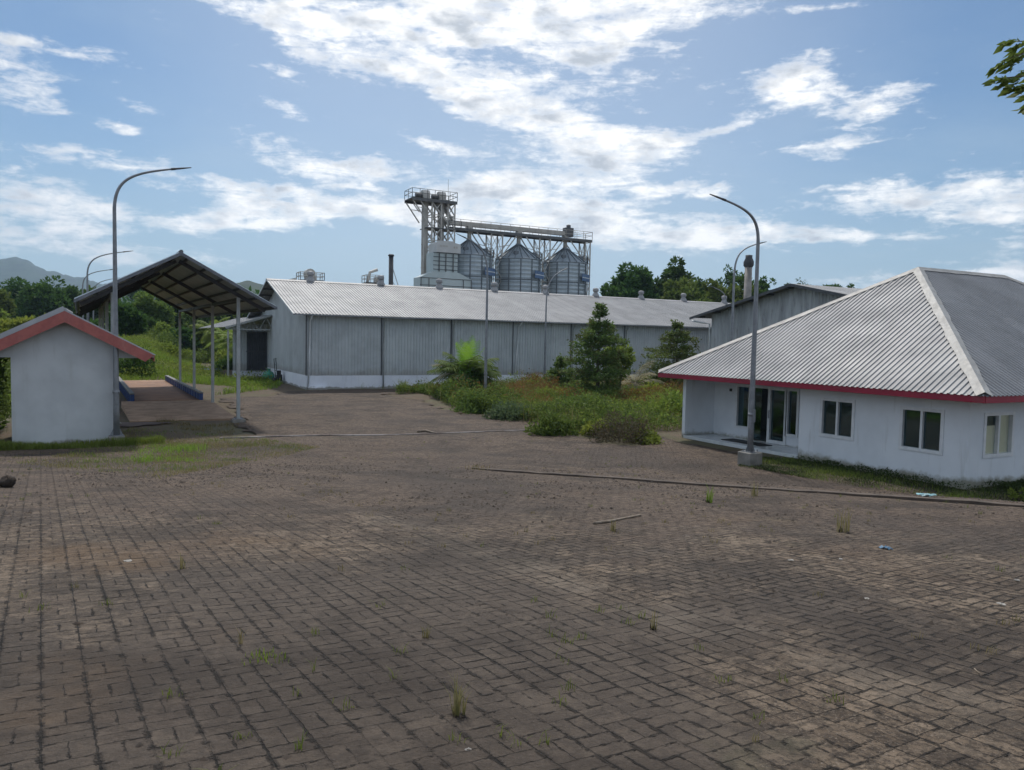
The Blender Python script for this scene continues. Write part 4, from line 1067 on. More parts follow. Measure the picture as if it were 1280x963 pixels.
def build_plant():
    labs = ['steel grain silo next to the elevator tower, partly behind the pale dryer', 'middle steel grain silo of the three behind the warehouse roof', 'steel grain silo farthest from the elevator tower, under the catwalk drive head']
    r, ze, za = 3.12, 14.85, 17.0
    for i, x in enumerate((42.75, 50.25, 57.8)):
        t = thing('grain_silo', labs[i], 'silo', (x, SY0, 0), 0, 'steel grain silos under the catwalk')
        MB().lathe([(r, -.3), (r, ze)], 40).build('shell', 'silo', t, True).data.polygons.foreach_set('use_smooth', [False] * 42)
        m = MB(); nseg = 20
        m.lathe([(r + .12, ze - .06), (r + .12, ze), (.42, za - .12), (.42, za + .1)], 40); rf = m.build('cone_roof', 'silo_roof', t)
        m = MB()
        for k in range(nseg):
            a = 2 * math.pi * k / nseg; m.bar((math.cos(a) * (r + .1), math.sin(a) * (r + .1), ze + .05), (math.cos(a) * .45, math.sin(a) * .45, za - .08), .06, .12)
        m.build('roof_rib', 'silo_rib', rf)
        for a in (-2.2, -.75, -1.5 + math.pi):
            px, py = math.cos(a) * r * .72, math.sin(a) * r * .72; MB().box(px - .28, px + .28, py - .28, py + .28, ze + .45, ze + 1.02).build('roof_hatch', 'silo_rib', rf)
        m = MB()
        for k in range(12):
            a = 2 * math.pi * (k + .3) / 12; m.bar((math.cos(a) * (r + .03), math.sin(a) * (r + .03), 0), (math.cos(a) * (r + .03), math.sin(a) * (r + .03), ze), .16, .1)
        m.build('stiffener', 'silo_rib', t)
        for z in (4.0, 8.0, 12.0, ze - .03):
            m = MB(); m.lathe([(r, z - .06), (r + .07, z - .06), (r + .07, z + .06), (r, z + .06)], 40); m.build('wind_ring', 'silo_rib', t)
        m = MB(); m.lathe([(.30, za), (.26, za + 1.3)], 12); m.build('spout', 'silo_steel', t, True)
        # plate high on the side that faces the yard: blue bar over a white one
        a = -.98; ux, uy = math.cos(a), math.sin(a); tx, ty = -uy, ux; c = Vector((ux * (r + .22), uy * (r + .22), 12.75))
        for (z0, z1, mt, nm) in ((-.5, .5, 'sign_blue', 'sign_plate'),):
            p = c - Vector((tx, ty, 0)) * 1.3; q = c + Vector((tx, ty, 0)) * 1.3
            sp = MB().bar(p, q, .06, z1 - z0).build(nm, mt, t)
            p = c + Vector((ux, uy, 0)) * .035; MB().bar(p - Vector((tx, ty, 0)) * 1.25, p + Vector((tx, ty, 0)) * 1.25, .02, .12).build('sign_stripe', 'sign_white', sp)
        m = MB(); a = -.35; ux, uy = math.cos(a), math.sin(a)
        for sgn in (-.22, .22): m.bar((ux * (r + .25) - uy * sgn, uy * (r + .25) + ux * sgn, 0), (ux * (r + .25) - uy * sgn, uy * (r + .25) + ux * sgn, ze + 1), .06)
        for k in range(40): m.bar((ux * (r + .25) + uy * .22, uy * (r + .25) - ux * .22, .3 + k * .38), (ux * (r + .25) - uy * .22, uy * (r + .25) + ux * .22, .3 + k * .38), .04)
        m.build('ladder', 'silo_steel', t)
        m = MB(); ring = [(math.cos(q) * (r + .15), math.sin(q) * (r + .15), ze) for q in np.linspace(-1.2, 1.1, 9)]; rail_run(m, ring, 1.0, 1.2); m.build('guard_rail', 'silo_dark', t)
    # catwalk gantry
    t = thing('catwalk', 'high steel catwalk with handrails and conveyor running above the three silos', 'catwalk')
    x0, x1, zd = 39.6, 61.8, 18.45; ya, yb = SY0 - .9, SY0 + .9
    m = MB(); m.box(x0, x1, ya, yb, zd - .06, zd); m.bar((x0, ya, zd - .22), (x1, ya, zd - .22), .14, .34); m.bar((x0, yb, zd - .22), (x1, yb, zd - .22), .14, .34)
    m.build('deck', 'silo_dark', t)
    m = MB(); rail_run(m, [(x0, ya, zd), (x1, ya, zd), (x1, yb, zd), (x0, yb, zd)], 1.1, 1.4, True, .026); m.build('handrail', 'silo_steel', t)
    m = MB(); m.box(x0 - .4, 58.9, SY0 - .32, SY0 + .32, zd + .38, zd + .95); cv = m.build('conveyor', 'silo_steel', t)
    m = MB(); m.box(57.6, 58.9, SY0 - .45, SY0 + .45, zd + .25, zd + 1.5); m.lathe([(.3, zd + 1.3), (.32, zd + 1.9), (.1, zd + 2.0)], 12, (58.3, SY0)); m.build('drive_head', 'silo_dark', cv)
    for x in (46.5, 54.0, 61.2):
        m = MB(); w = .85 if x < 60 else .5; lattice(m, x - w, x + w if x < 60 else x + .35, SY0 - .8, SY0 + .8, 0, zd - .4, .15, .06, 6); m.build('support_tower', 'silo_steel', t)
        for sg in ((-1, 1) if x < 60 else (-1,)):
            for y in (ya + .1, yb - .1):
                m = MB(); m.bar((x + sg * w, y, zd - 3.2), (x + sg * 3.0, y, zd - .4), .13); m.bar((x + sg * w, y, zd - 1.9), (x + sg * 1.9, y, zd - 1.75), .08); m.build('knee_brace', 'silo_steel', t)
    for x in (42.75, 50.25, 57.8):
        MB().box(x - .35, x + .35, SY0 - .4, SY0 + .4, zd - .5, zd + .36).build('discharge_box', 'silo_steel', t)
    # elevator tower
    t = thing('elevator_tower', 'tall lattice elevator tower with a railed platform and antenna beside the silos', 'tower')
    m = MB(); lattice(m, 36.9, 38.2, SY0 - 1.2, SY0 + 1.2, 0, 21.4, .17, .11, 13); m.build('lattice_frame', 'silo_steel', t)
    m = MB(); lattice(m, 39.1, 40.1, SY0 - 1.2, SY0 + 1.0, 0, 21.4, .14, .10, 13); m.build('lattice_frame', 'silo_steel', t)
    for xa in (36.05, 38.28):
        m = MB(); m.box(xa + .08, xa + .62, SY0 - .45, SY0 - .02, -.2, 21.6); m.box(xa + .08, xa + .62, SY0 + .12, SY0 + .55, -.2, 21.6)
        for z in range(1, 21, 3): m.box(xa + .04, xa + .66, SY0 - .49, SY0 + .59, z, z + .08)
        m.build('bucket_leg', 'silo_steel', t)
        m = MB(); m.box(xa - .1, xa + .82, SY0 - .6, SY0 + .7, 21.75, 22.5); m.prism([(SY0 - .6, 22.5), (SY0 + .7, 22.5), (SY0 + .4, 22.95), (SY0 - .3, 22.95)], 'x', xa - .1, xa + .82)
        hd = m.build('elevator_head', 'silo_steel', t)
        m = MB(); m.tube([(xa - 1.0, SY0, 22.25), (xa - .1, SY0, 22.25)], .28, 12); m.build('motor', 'silo_dark', hd)
    m = MB(); m.box(34.1, 40.3, SY0 - 1.5, SY0 + 1.5, 21.55, 21.68)
    for y in (SY0 - 1.45, SY0 + 1.45): m.bar((34.1, y, 21.42), (40.3, y, 21.42), .12, .26)
    pf = m.build('platform', 'silo_dark', t)
    m = MB(); rail_run(m, [(34.1, SY0 - 1.45, 21.68), (40.3, SY0 - 1.45, 21.68), (40.3, SY0 + 1.45, 21.68), (34.1, SY0 + 1.45, 21.68), (34.1, SY0 - 1.45, 21.68)], 1.15, 1.0); m.build('handrail', 'silo_dark', pf)
    for y in (SY0 - 1.3, SY0 + 1.3):
        m = MB(); m.bar((34.2, y, 21.4), (36.1, y, 18.9), .13); m.bar((35.2, y, 21.4), (36.1, y, 20.3), .1); m.bar((34.9, y, 20.5), (36.1, y, 20.5), .08); m.build('platform_brace', 'silo_steel', t)
    MB().tube([(40.1, SY0 + 1.2, 21.6), (40.1, SY0 + 1.2, 25.0)], [.04, .02], 6).build('antenna', 'silo_dark', t)
    m = MB(); m.tube([(36.9, SY0 - .9, 21.4), (39.2, SY0 - .9, 18.9), (40.4, SY0 - .3, 18.95)], .18, 10); m.tube([(38.9, SY0 + .2, 21.5), (40.0, SY0 + .1, 19.9), (40.4, SY0, 19.2)], .2, 10); m.build('grain_spout', 'silo_steel', t, True)
    m = MB(); m.box(36.2, 40.3, SY0 - 1.3, SY0 + 1.3, 18.0, 18.1); p2 = m.build('landing', 'silo_dark', t)
    m = MB(); rail_run(m, [(39.2, SY0 - 1.3, 18.1), (41, SY0 - 1.3, 18.1)], 1.1, .6); m.build('handrail', 'silo_dark', p2)
    # dryer
    t = thing('grain_dryer', 'pale sheet metal grain dryer in front of the elevator tower', 'dryer')
    yd0, yd1 = SY0 - 4.4, SY0 - 1.7; f = (SY0 - 4.4) / SY0
    X = lambda x: 38.0 + (x - 38.0) * 1.0 - 1.9
    m = MB(); m.box(X(37.9), X(41.2), yd0 + .2, yd1, 11.2, 14.6)
    dc = m.build('drying_column', 'dryer', t)
    m = MB()
    for z in np.arange(11.4, 14.6, .52): m.box(X(37.85), X(41.25), yd0 + .13, yd0 + .198, z, z + .09)
    m.build('louvre_band', 'silo_rib', dc)
    m = MB()
    for x in (38.6, 39.5, 40.5): m.box(X(x), X(x) + .09, yd0 + .04, yd0 + .128, 7, 14.5)
    m.build('column_strut', 'silo_dark', t)
    m = MB(); m.box(X(38.2), X(41.45), yd0 - .1, yd1 + .1, 14.62, 15.75); m.prism([(X(38.2), 15.75), (X(41.45), 15.75), (X(39.6), 16.1), (X(38.5), 16.0)], 'y', yd0 - .1, yd1 + .1)
    tp = m.build('top_bin', 'dryer_panel', t)
    m = MB()   # worn, illegible lettering: short marks in a row
    for i, w in enumerate((.1, .09, .12, .1, .11, .1)): m.box(X(38.62) + i * .19, X(38.62) + i * .19 + w, yd0 - .118, yd0 - .101, 15.28, 15.50)
    for i in range(2): m.box(X(40.5) + i * .32, X(40.5) + i * .32 + .2, yd0 - .118, yd0 - .101, 15.2, 15.46)
    m.build('lettering', 'silo_steel', tp)
    m = MB(); m.prism([(X(36.1), 6), (X(43.1), 6), (X(43.1), 11.4), (X(41.2), 12.2), (X(37.9), 12.2), (X(36.1), 11.4)], 'y', yd0, yd1 - .3)
    lb = m.build('plenum', 'dryer', t)
    m = MB()
    for z in (8.6, 9.5, 10.4, 11.3): m.box(X(36.05), X(43.15), yd0 - .06, yd0 - .002, z, z + .08)
    for x in (36.15, 37.2, 41.9, 43.0): m.box(X(x), X(x) + .08, yd0 - .1, yd0 - .062, 6, 11.3)
    m.build('panel_seam', 'silo_dark', lb)
    m = MB(); lattice(m, X(36.3), X(42.9), yd0 + .3, yd1 - .5, 0, 6, .2, .1, 2); m.build('stand', 'silo_steel', t)

def build_stacks():
    x, y, z = at(489, 317, Y=80)
    t = thing('chimney', 'slim black chimney pipe with a flat cap over the warehouse ridge', 'chimney', (x, y, 0))
    MB().tube([(0, 0, -.2), (0, 0, z - .25)], .25, 14).build('pipe', 'chimney', t, True)
    MB().lathe([(.33, z - .30), (.33, z - .2), (.25, z - .1)], 14).build('cap', 'chimney', t, True)
    m = MB(); m.bar((.2, 0, 11.2), (1.5, 0, 7.5), .07); m.bar((.2, 0, 9.8), (1.1, 0, 8.4), .05); m.build('stay', 'post_grey', t)
    p = dist_pos(932, 92); zt = at(932, 320, t=92)[2]
    t = thing('chimney', 'weathered grey-brown chimney stack with a wide cowl among the trees behind the shed', 'chimney', (*p, 0))
    MB().tube([(0, 0, -.2), (0, 0, zt - 1.0)], [.48, .42], 16).build('pipe', 'stack', t, True)
    m = MB(); m.lathe([(.42, zt - 1.5), (.62, zt - 1.2), (.62, zt - .75), (.42, zt - .35), (.42, zt)], 6); m.build('cowl', 'chimney', t, True)
    for z in (4, 6.5, 9): 
        m = MB(); m.lathe([(.52, z), (.52, z + .12)], 16); m.build('band', 'stack', t)
    # platforms showing above the warehouse ridge
    for px, lab, w in ((388, 'railed platform with a rounded elevator head peeping over the gable end of the warehouse ridge', 1.2), (466, 'small tangle of handrails and pipes over the warehouse ridge beside the black chimney', .9)):
        x, y, _ = at(px, 345, Y=79.0); zz = at(px, 352 + (px > 400) * 3, Y=79)[2]
        t = thing('machine_platform', lab, 'platform', (x, y, 0))
        m = MB(); lattice(m, -w * .4, w * .4, -.7, .7, 0, zz, .14, .07, 5); m.build('stand', 'silo_steel', t)
        m = MB(); m.box(-w, w, -.9, .9, zz, zz + .1); pf = m.build('platform', 'silo_dark', t)
        m = MB(); rail_run(m, [(-w, -.9, zz + .1), (w, -.9, zz + .1), (w, .9, zz + .1), (-w, .9, zz + .1), (-w, -.9, zz + .1)], .75, .8); m.build('handrail', 'silo_steel', pf)
        m = MB()
        if px < 400: m.tube([(-.1, -.5, zz + .75), (-.1, .5, zz + .75)], .5, 16); m.box(-.5, .5, -.45, .45, zz + .1, zz + .6); m.bar((-1.4, 0, zz + .2), (-3.2, 0, zz - .3), .2)
        else: m.tube([(-.6, 0, zz + .1), (-.3, 0, zz + 1.2), (.5, 0, zz + 1.5)], .16, 8); m.box(.2, .8, -.4, .4, zz + .1, zz + .7)
        m.build('elevator_head', 'silo_steel', t)

# ------------------------------------------------------------------ small things about the yard
def build_yard_things():
    x, y, _ = at(346, 478, Z=0)
    t = thing('hand_truck', 'tall dark hand truck standing against the warehouse gable end', 'hand truck', (x, y, 0), R(70))
    m = MB()
    for s in (-.42, .42): m.tube([(s, 0, .2), (s, .1, 1.2), (s, .16, 1.9)], .035, 6)
    for z in (.5, .95, 1.4, 1.88): m.tube([(-.42, .1 * min(1, z / 1.2), z), (.42, .1 * min(1, z / 1.2), z)], .028, 6)
    m.build('frame', 'dark_steel', t)
    MB().box(-.45, .45, -.42, .02, .08, .12).build('toe_plate', 'dark_steel', t)
    for s in (-.5, .5):
        m = MB(); m.tube([(s - .06, .1, .2), (s + .06, .1, .2)], .2, 16); m.build('wheel', 'black', t, True)
    m = MB(); m.box(-.34, .36, -.38, -.02, .13, .62); m.box(-.2, .25, -.3, -.02, .62, .95); m.build('bracket', 'black', t, bevel=.05)
    x, y, _ = at(336, 475, Z=0)
    m = MB(); prof = [(0, 0), (.30, .02), (.45, .2), (.48, .42), (.36, .64), (.16, .74), (.12, .86), (.2, .92), (.02, .94)]
    m.lathe(prof, 18); m.v = [(a * (1 + .12 * math.sin(3 * math.atan2(b, a)) + .05 * rng.normal()), b * (1 + .1 * math.cos(2 * math.atan2(b, a))), c) for a, b, c in m.v]
    o = m.build('plastic_sack', 'green_sack', None, True, loc=(x, y, 0)); tag(o, 'tied green plastic sack on the ground at the warehouse corner', 'sack')
    # pale sheet left in the grass
    xs = np.linspace(-1.9, 1.9, 26); ys = np.linspace(-.6, .6, 10); V = []; F = []
    for j, b in enumerate(ys):
        for i, a in enumerate(xs): V.append((a + .1 * math.sin(b * 6), b + .14 * math.sin(a * 3), .28 + .16 * math.sin(a * 4.1 + b * 3) * math.cos(b * 5) + rng.normal() * .025))
    for j in range(9):
        for i in range(25): F.append((j * 26 + i, j * 26 + i + 1, j * 26 + i + 27, j * 26 + i + 26))
    x, y, z = G(252, 466)
    o = MB().add(V, F).build('tarpaulin', 'blue_tarp', None, True, loc=(x, y, z)); o.rotation_euler.z = -YAW; s = o.modifiers.new('cloth', 'SOLIDIFY'); s.thickness = .01
    tag(o, 'crumpled pale blue tarpaulin lying in the grass beyond the weighbridge', 'tarpaulin')
    def crumple(name, px, py, r, mat, lab, cat, flat=.5, n=3):
        x, y, z = G(px, py); m = MB()
        for k in range(n):
            c = rng.normal(size=2) * r * .6; o = len(m.v); nn = 10
            for a in range(nn):
                q = 2 * math.pi * a / nn; rr = r * rng.uniform(.5, 1.1)
                m.v.append((c[0] + rr * math.cos(q), c[1] + rr * math.sin(q), .01 + r * flat * rng.uniform(0, .8)))
            m.v.append((c[0], c[1], r * flat * rng.uniform(.6, 1.3)))
            for a in range(nn): m.f.append((o + a, o + (a + 1) % nn, o + nn))
        o = m.build(name, mat, loc=(x, y, z)); s = o.modifiers.new('film', 'SOLIDIFY'); s.thickness = .004
        return tag(o, lab, cat)
    crumple('plastic_bag', 1160, 621, .085, 'cyan_bit', 'torn pale cyan plastic bag on the ground below the office window', 'bag', .7, 11)
    crumple('plastic_scrap', 1104, 687, .05, 'blue_bit', 'crumpled dark blue plastic scrap on the paving', 'litter', .8)
    crumple('plastic_scrap', 158, 702, .035, 'paper', 'flattened pale plastic scrap lying on the paving towards the hut', 'litter', .2, 2)
    crumple('white_litter', 676, 522, .14, 'paper', 'pale crumpled litter at the edge of the weeds by the yard kerb', 'litter', .6, 3)
    for i, (px, py, lab) in enumerate(((587, 940, 'small white paper scrap beside the tall straw coloured tuft'), (990, 702, 'white paper scrap on the paving farther from the blue scrap than its twin'), (1052, 701, 'white paper scrap on the paving closest to the blue scrap'), (1082, 750, 'white paper scrap on the herringbone paving below the blue scrap'), (1252, 758, 'white paper scrap on bare paving well below the kerb end'), (1272, 727, 'white scrap nearest the kerb at the picture edge'))):
        crumple('paper_scrap', px, py, .014 if py > 900 else .022, 'paper', lab, 'litter', .3, 2)
    # dark husk at the left edge
    x, y, z = G(9, 609); m = MB(); m.lathe([(0, -.02), (.08, 0), (.12, .05), (.13, .1), (.10, .15), (.06, .17), (0, .18)], 18)
    m.v = [tuple(np.array(p) * (1 + rng.normal() * .13)) for p in m.v]; o = m.build('coconut_husk', 'husk', None, True, loc=(x, y, z)); tag(o, 'dark dried coconut husk lying on the paving before the hut', 'husk')
    # fallen twigs
    def twig(pts, r, lab):
        P = [G(*p) for p in pts]; c = P[0]; m = MB()
        m.tube([(p[0] - c[0], p[1] - c[1], p[2] - c[2] + r * .8 + .006 * (i % 2)) for i, p in enumerate(P)], [r * (1 - .5 * i / len(P)) for i in range(len(P))], 6)
        o = m.build('fallen_twig', 'twig', None, True, loc=c); tag(o, lab, 'twig')
    twig([(742, 656), (762, 654), (780, 650), (801, 646)], .022, 'long dry twig lying on the muddy paving in mid yard')
    twig([(985, 933), (978, 924), (992, 938), (962, 943), (938, 950)], .006, 'bent pale dry stem with a hooked end on the paving')
    twig([(909, 895), (918, 896), (927, 898)], .005, 'short pale dry stem on the paving beside the bent one')
    twig([(1088, 821), (1101, 823), (1113, 826)], .006, 'short pale stalk on the dark herringbone paving')
    twig([(1218, 838), (1224, 845)], .005, 'tiny pale stalk on the paving apart from the other stalks')
    twig([(522, 541), (532, 540), (545, 543)], .05, 'thick dead branch end lying across the pale yard kerb')
# ------------------------------------------------------------------ vegetation
ISLAND = [(16.6, 48.9), (19.0, 49.6), (18.0, 45), (16.3, 37.6), (17.2, 31.6), (17.1, 26.0), (17.9, 24.4), (20.2, 26.0), (31, 26.5), (43, 31.5), (43.4, 50), (42.5, 54.2), (30, 54.2), (19.5, 52.2)]
FIELD = [(-40, 33), (-4.3, 33), (-4.0, 40), (-1.2, 42), (-1.5, 62), (3.5, 66), (8.8, 57), (5.4, 50), (10.4, 56), (12.0, 62), (11.9, 68), (9.2, 70), (9.2, 112), (-70, 120)]

def weed_layer(name, poly, n, hfun, L, mat, asp=.45, dens=None, stuff=True, low=.15):
    q = scatter(poly, n, dens); h = hfun(q[:, 0], q[:, 1]); z = terr(q[:, 0], q[:, 1])
    u = rng.uniform(0, 1, len(q)) ** .6
    C = np.stack([q[:, 0], q[:, 1], z + h * (low + (1 - low) * u)], 1)
    D = rng.normal(size=(len(q), 3)); D[:, 2] = np.abs(D[:, 2]) * .6 + .25
    V, Q = leaves(C, L * (.6 + .6 * rng.uniform(size=len(q))), asp, D, 1.0)
    return tag(fast_mesh(name, V, Q, mat), kind='stuff')

def grass_layer(name, poly, n, h, w, mat, dens=None, lean=.5):
    q = scatter(poly, n, dens); z = terr(q[:, 0], q[:, 1])
    V, Q = blades(np.stack([q[:, 0], q[:, 1], z - .01], 1), h(q[:, 0], q[:, 1]) if callable(h) else h, w, lean)
    return tag(fast_mesh(name, V, Q, mat), kind='stuff')

def pxpoly(pts): return [G(*p)[:2] for p in pts]

def tuft(px, py, h, n, mat, label, spread=.05, w=.006, base_dark=True):
    x, y, z = G(px, py); t = thing('grass_tuft', label, 'grass', (x, y, z))
    a = rng.uniform(0, 6.28, n); r = spread * rng.uniform(0, 1, n) ** .7
    V, Q = blades(np.stack([r * np.cos(a), r * np.sin(a), np.full(n, -.005)], 1), h, w, .35, .2); fast_mesh('blade', V, Q, mat, t)
    if spread > .1: t.children[0]['kind'] = 'stuff'
    if base_dark:
        k = max(10, n // 2); a = rng.uniform(0, 6.28, k); r = spread * 1.1 * rng.uniform(0, 1, k)
        V, Q = blades(np.stack([r * np.cos(a), r * np.sin(a), np.full(k, -.01)], 1), h * .22, w * 1.8, .9, .3); fast_mesh('root_clump', V, Q, 'clod', t)
    return t

def build_weeds():
    mound = lambda x, y: (.14 + .1 * (x < 20)) + 1.25 * vnoise(x, y, 2.3, 1) ** 2.4 + .30 * vnoise(x, y, .7, 2)
    side = lambda x, y: vnoise(x, y, 3.2, 8)
    front = lambda x, y: np.clip((1.0 - (x - 16.2) / 9), .12, 1)
    weed_layer('weeds', ISLAND, 42000, mound, .17, 'lf_mid', dens=lambda x, y: np.clip(front(x, y) * (.35 + side(x, y)), 0, 1))
    weed_layer('weeds', ISLAND, 30000, mound, .15, 'lf_light', dens=lambda x, y: np.clip(.9 * vnoise(x, y, 2.1, 11) ** 1.5 + (x - 20) * .01, .02, 1))
    weed_layer('weeds', ISLAND, 26000, lambda x, y: mound(x, y) * .8, .15, 'lf_dark', dens=lambda x, y: np.clip(1.1 * vnoise(x, y, 1.6, 12) ** 2, .02, 1))
    rust = lambda x, y: np.clip(np.exp(-((x - 24) ** 2 / 22 + (y - 42) ** 2 / 34)) + .8 * np.exp(-((x - 30) ** 2 / 18 + (y - 37) ** 2 / 18)), 0, 1) * (vnoise(x, y, 1.3, 14) > .4)
    weed_layer('weeds', ISLAND, 22000, lambda x, y: .45 + mound(x, y) * .9, .14, 'lf_rust', .3, rust)
    weed_layer('weeds', ISLAND, 9000, lambda x, y: .4 + mound(x, y) * .8, .13, 'lf_yel', .35, lambda x, y: np.clip(1.3 * vnoise(x, y, 2.6, 15) ** 3, .01, 1))
    weed_layer('weeds', ISLAND, 7000, lambda x, y: .3 + mound(x, y) * .7, .11, 'lf_brown', .25, lambda x, y: np.clip(1.3 * vnoise(x, y, 2.0, 18) ** 3, .01, 1))
    grass_layer('grass', ISLAND, 20000, lambda x, y: .5 + .7 * vnoise(x, y, 1.9, 16), .022, 'grass', lambda x, y: np.clip(vnoise(x, y, 1.7, 17) ** 1.5 * 1.4, .03, 1))
    grass_layer('grass', ISLAND, 6000, lambda x, y: .5 + .6 * vnoise(x, y, 1.9, 16), .02, 'grass_dry', lambda x, y: np.clip(vnoise(x, y, 2.4, 19) ** 2 * 1.3, .02, 1))
    grass_layer('grass', ISLAND, 900, lambda x, y: .8 + .7 * vnoise(x, y, 1.5, 24), .03, 'grass_dry', lambda x, y: np.clip(vnoise(x, y, 2.2, 25) ** 3 * 1.5, .02, 1), .3)
    # along the foot of the warehouse wall
    wall = [(15.8, 53.6), (45, 53.6), (45, 54.9), (15.8, 54.9)]
    grass_layer('grass', wall, 4200, lambda x, y: .15 + .6 * vnoise(x, y, 1.6, 20), .022, 'grass', lambda x, y: np.clip((x - 17) / 12, .05, 1) * vnoise(x, y, 1.2, 21))
    # field beyond the weighbridge
    fh = lambda x, y: .16 + .45 * vnoise(x, y, 3.5, 30) ** 1.5
    grass_layer('grass', FIELD, 95000, fh, .04, 'grass_bright', lambda x, y: np.clip(np.exp(-np.abs(y - 70) / 80) * np.exp(-np.abs(x) / 14) + .03, 0, 1) * (.3 + vnoise(x, y, 4, 31)))
    grass_layer('grass', FIELD, 26000, fh, .03, 'grass', lambda x, y: np.clip(np.exp(-np.abs(x) / 16) * vnoise(x, y, 2.5, 32) * 1.4, .02, 1))
    weed_layer('weeds', FIELD, 30000, lambda x, y: .2 + 1.0 * vnoise(x, y, 4.2, 33) ** 2.2, .2, 'lf_light', .45, lambda x, y: np.clip(np.exp(-np.abs(x) / 16) * vnoise(x, y, 3.2, 34) ** 2 * 1.5 * np.clip((y - 50) / 18, 0, 1), 0, 1))
    # bank of dark creepers in the corner left of the hut
    weed_layer('undergrowth', [(-16, 29.3), (-4.0, 29.3), (-3.2, 30.2), (-3.4, 36), (-16, 40)], 26000, lambda x, y: 1.5 + 1.6 * vnoise(x, y, 2.0, 40), .2, 'lf_mid', .5, lambda x, y: np.clip(np.exp(-(np.abs(x + 5)) / 5), .05, 1), low=.02)
    # grass strip in front of the hut and the patches on the paving beside it
    strip_ = [(-15, 27.1), (-4, 27.45), (0.6, 27.6), (1.6, 28.0), (1.5, 29.2), (.3, 28.6), (-2.8, 28.6), (-3.2, 29.4), (-15, 29.4)]
    grass_layer('grass', strip_, 24000, lambda x, y: .10 + .22 * vnoise(x, y, .8, 50), .016, 'grass', lambda x, y: np.clip(.35 + vnoise(x, y, .9, 51), 0, 1))
    p = pxpoly([(195, 553), (262, 556), (265, 578), (205, 582), (150, 575)])
    grass_layer('grass', p, 1500, lambda x, y: .05 + .28 * vnoise(x, y, 1.0, 52) ** 1.6, .012, 'grass_bright', lambda x, y: np.clip(vnoise(x, y, 1.1, 53) ** 3.5 * 2.2, 0, 1))
    p = pxpoly([(165, 535), (330, 549), (400, 560), (300, 580), (200, 600), (110, 590), (20, 580)])
    grass_layer('grass', p, 9000, .09, .011, 'grass_dry', lambda x, y: np.clip(vnoise(x, y, 1.4, 54) ** 2.2 * 1.6, 0, 1))
    grass_layer('grass', p, 4500, .09, .011, 'grass', lambda x, y: np.clip(vnoise(x, y, .9, 55) ** 3 * 2.0, 0, 1))
    p = pxpoly([(180, 502), (200, 535), (290, 545), (300, 530), (240, 533)])
    grass_layer('grass', p, 1500, .12, .014, 'grass_dry', lambda x, y: np.clip(vnoise(x, y, 1.0, 56) ** 2, 0, 1))
    # moss and low growth in the hollow by the office wall
    hol = [(20.3, 11.9), (20.3, 18.3), (19.2, 19.2), (17.3, 17.8), (17.6, 14.2), (19.2, 10.5), (23.5, 10.4), (27, 11.4), (27, 12.45), (20.5, 12.45)]
    grass_layer('mossy_grass', hol, 26000, lambda x, y: .03 + .07 * vnoise(x, y, .5, 60), .012, 'moss', lambda x, y: np.clip(.25 + 1.1 * vnoise(x, y, .9, 61) ** 1.6, 0, 1), .9)
    grass_layer('grass', hol, 5000, lambda x, y: .05 + .12 * vnoise(x, y, .6, 62), .01, 'grass', lambda x, y: np.clip(vnoise(x, y, 1.2, 63) ** 2.2, 0, 1))
    base = [(20.28, 11.8), (20.28, 17.9), (19.7, 17.9), (19.6, 12.2), (20.0, 11.5), (24, 11.7), (24, 12.4), (20.4, 12.4)]
    weed_layer('mossy_weeds', base, 7000, lambda x, y: .06 + .20 * vnoise(x, y, .5, 64), .05, 'moss', .6, lambda x, y: np.clip(vnoise(x, y, .7, 65) * 1.2, 0, 1))
    tan = [(16.2, 9.0), (19.2, 10.2), (24, 10.2), (24, 8.0), (18, 6.0)]
    grass_layer('grass', tan, 2600, .06, .01, 'grass_dry', lambda x, y: np.clip(vnoise(x, y, .8, 66) ** 2, 0, 1))
    # beside the porch, past the purple bush
    p = [(17.2, 23.6), (20.0, 25.4), (20.2, 27.5), (17.6, 26.4)]
    grass_layer('grass', p, 1500, .12, .014, 'grass_bright', lambda x, y: np.clip(vnoise(x, y, .8, 67) ** 2, 0, 1))
    # seedlings in the joints of the whole yard
    yard = [(-6, 3.2), (5, 2.5), (16, 6), (14, 12), (15, 26), (4, 26.5), (-6, 26)]
    for nm, mt, sd, k in (('weeds', 'grass_dry', 70, 300), ('weeds', 'grass', 72, 260)):
        q = scatter(yard, k, lambda x, y: np.clip(vnoise(x, y, 1.8, sd) ** 6 * 3, .004, 1)); B = []
        for c in q:
            m_ = rng.integers(5, 14); B.append(np.concatenate([c + rng.normal(size=(m_, 2)) * .025, np.zeros((m_, 1))], 1))
        B = np.concatenate(B); B[:, 2] = terr(B[:, 0], B[:, 1])
        V, Q = blades(B, .06, .005, .6); tag(fast_mesh(nm, V, Q, mt), kind='stuff')

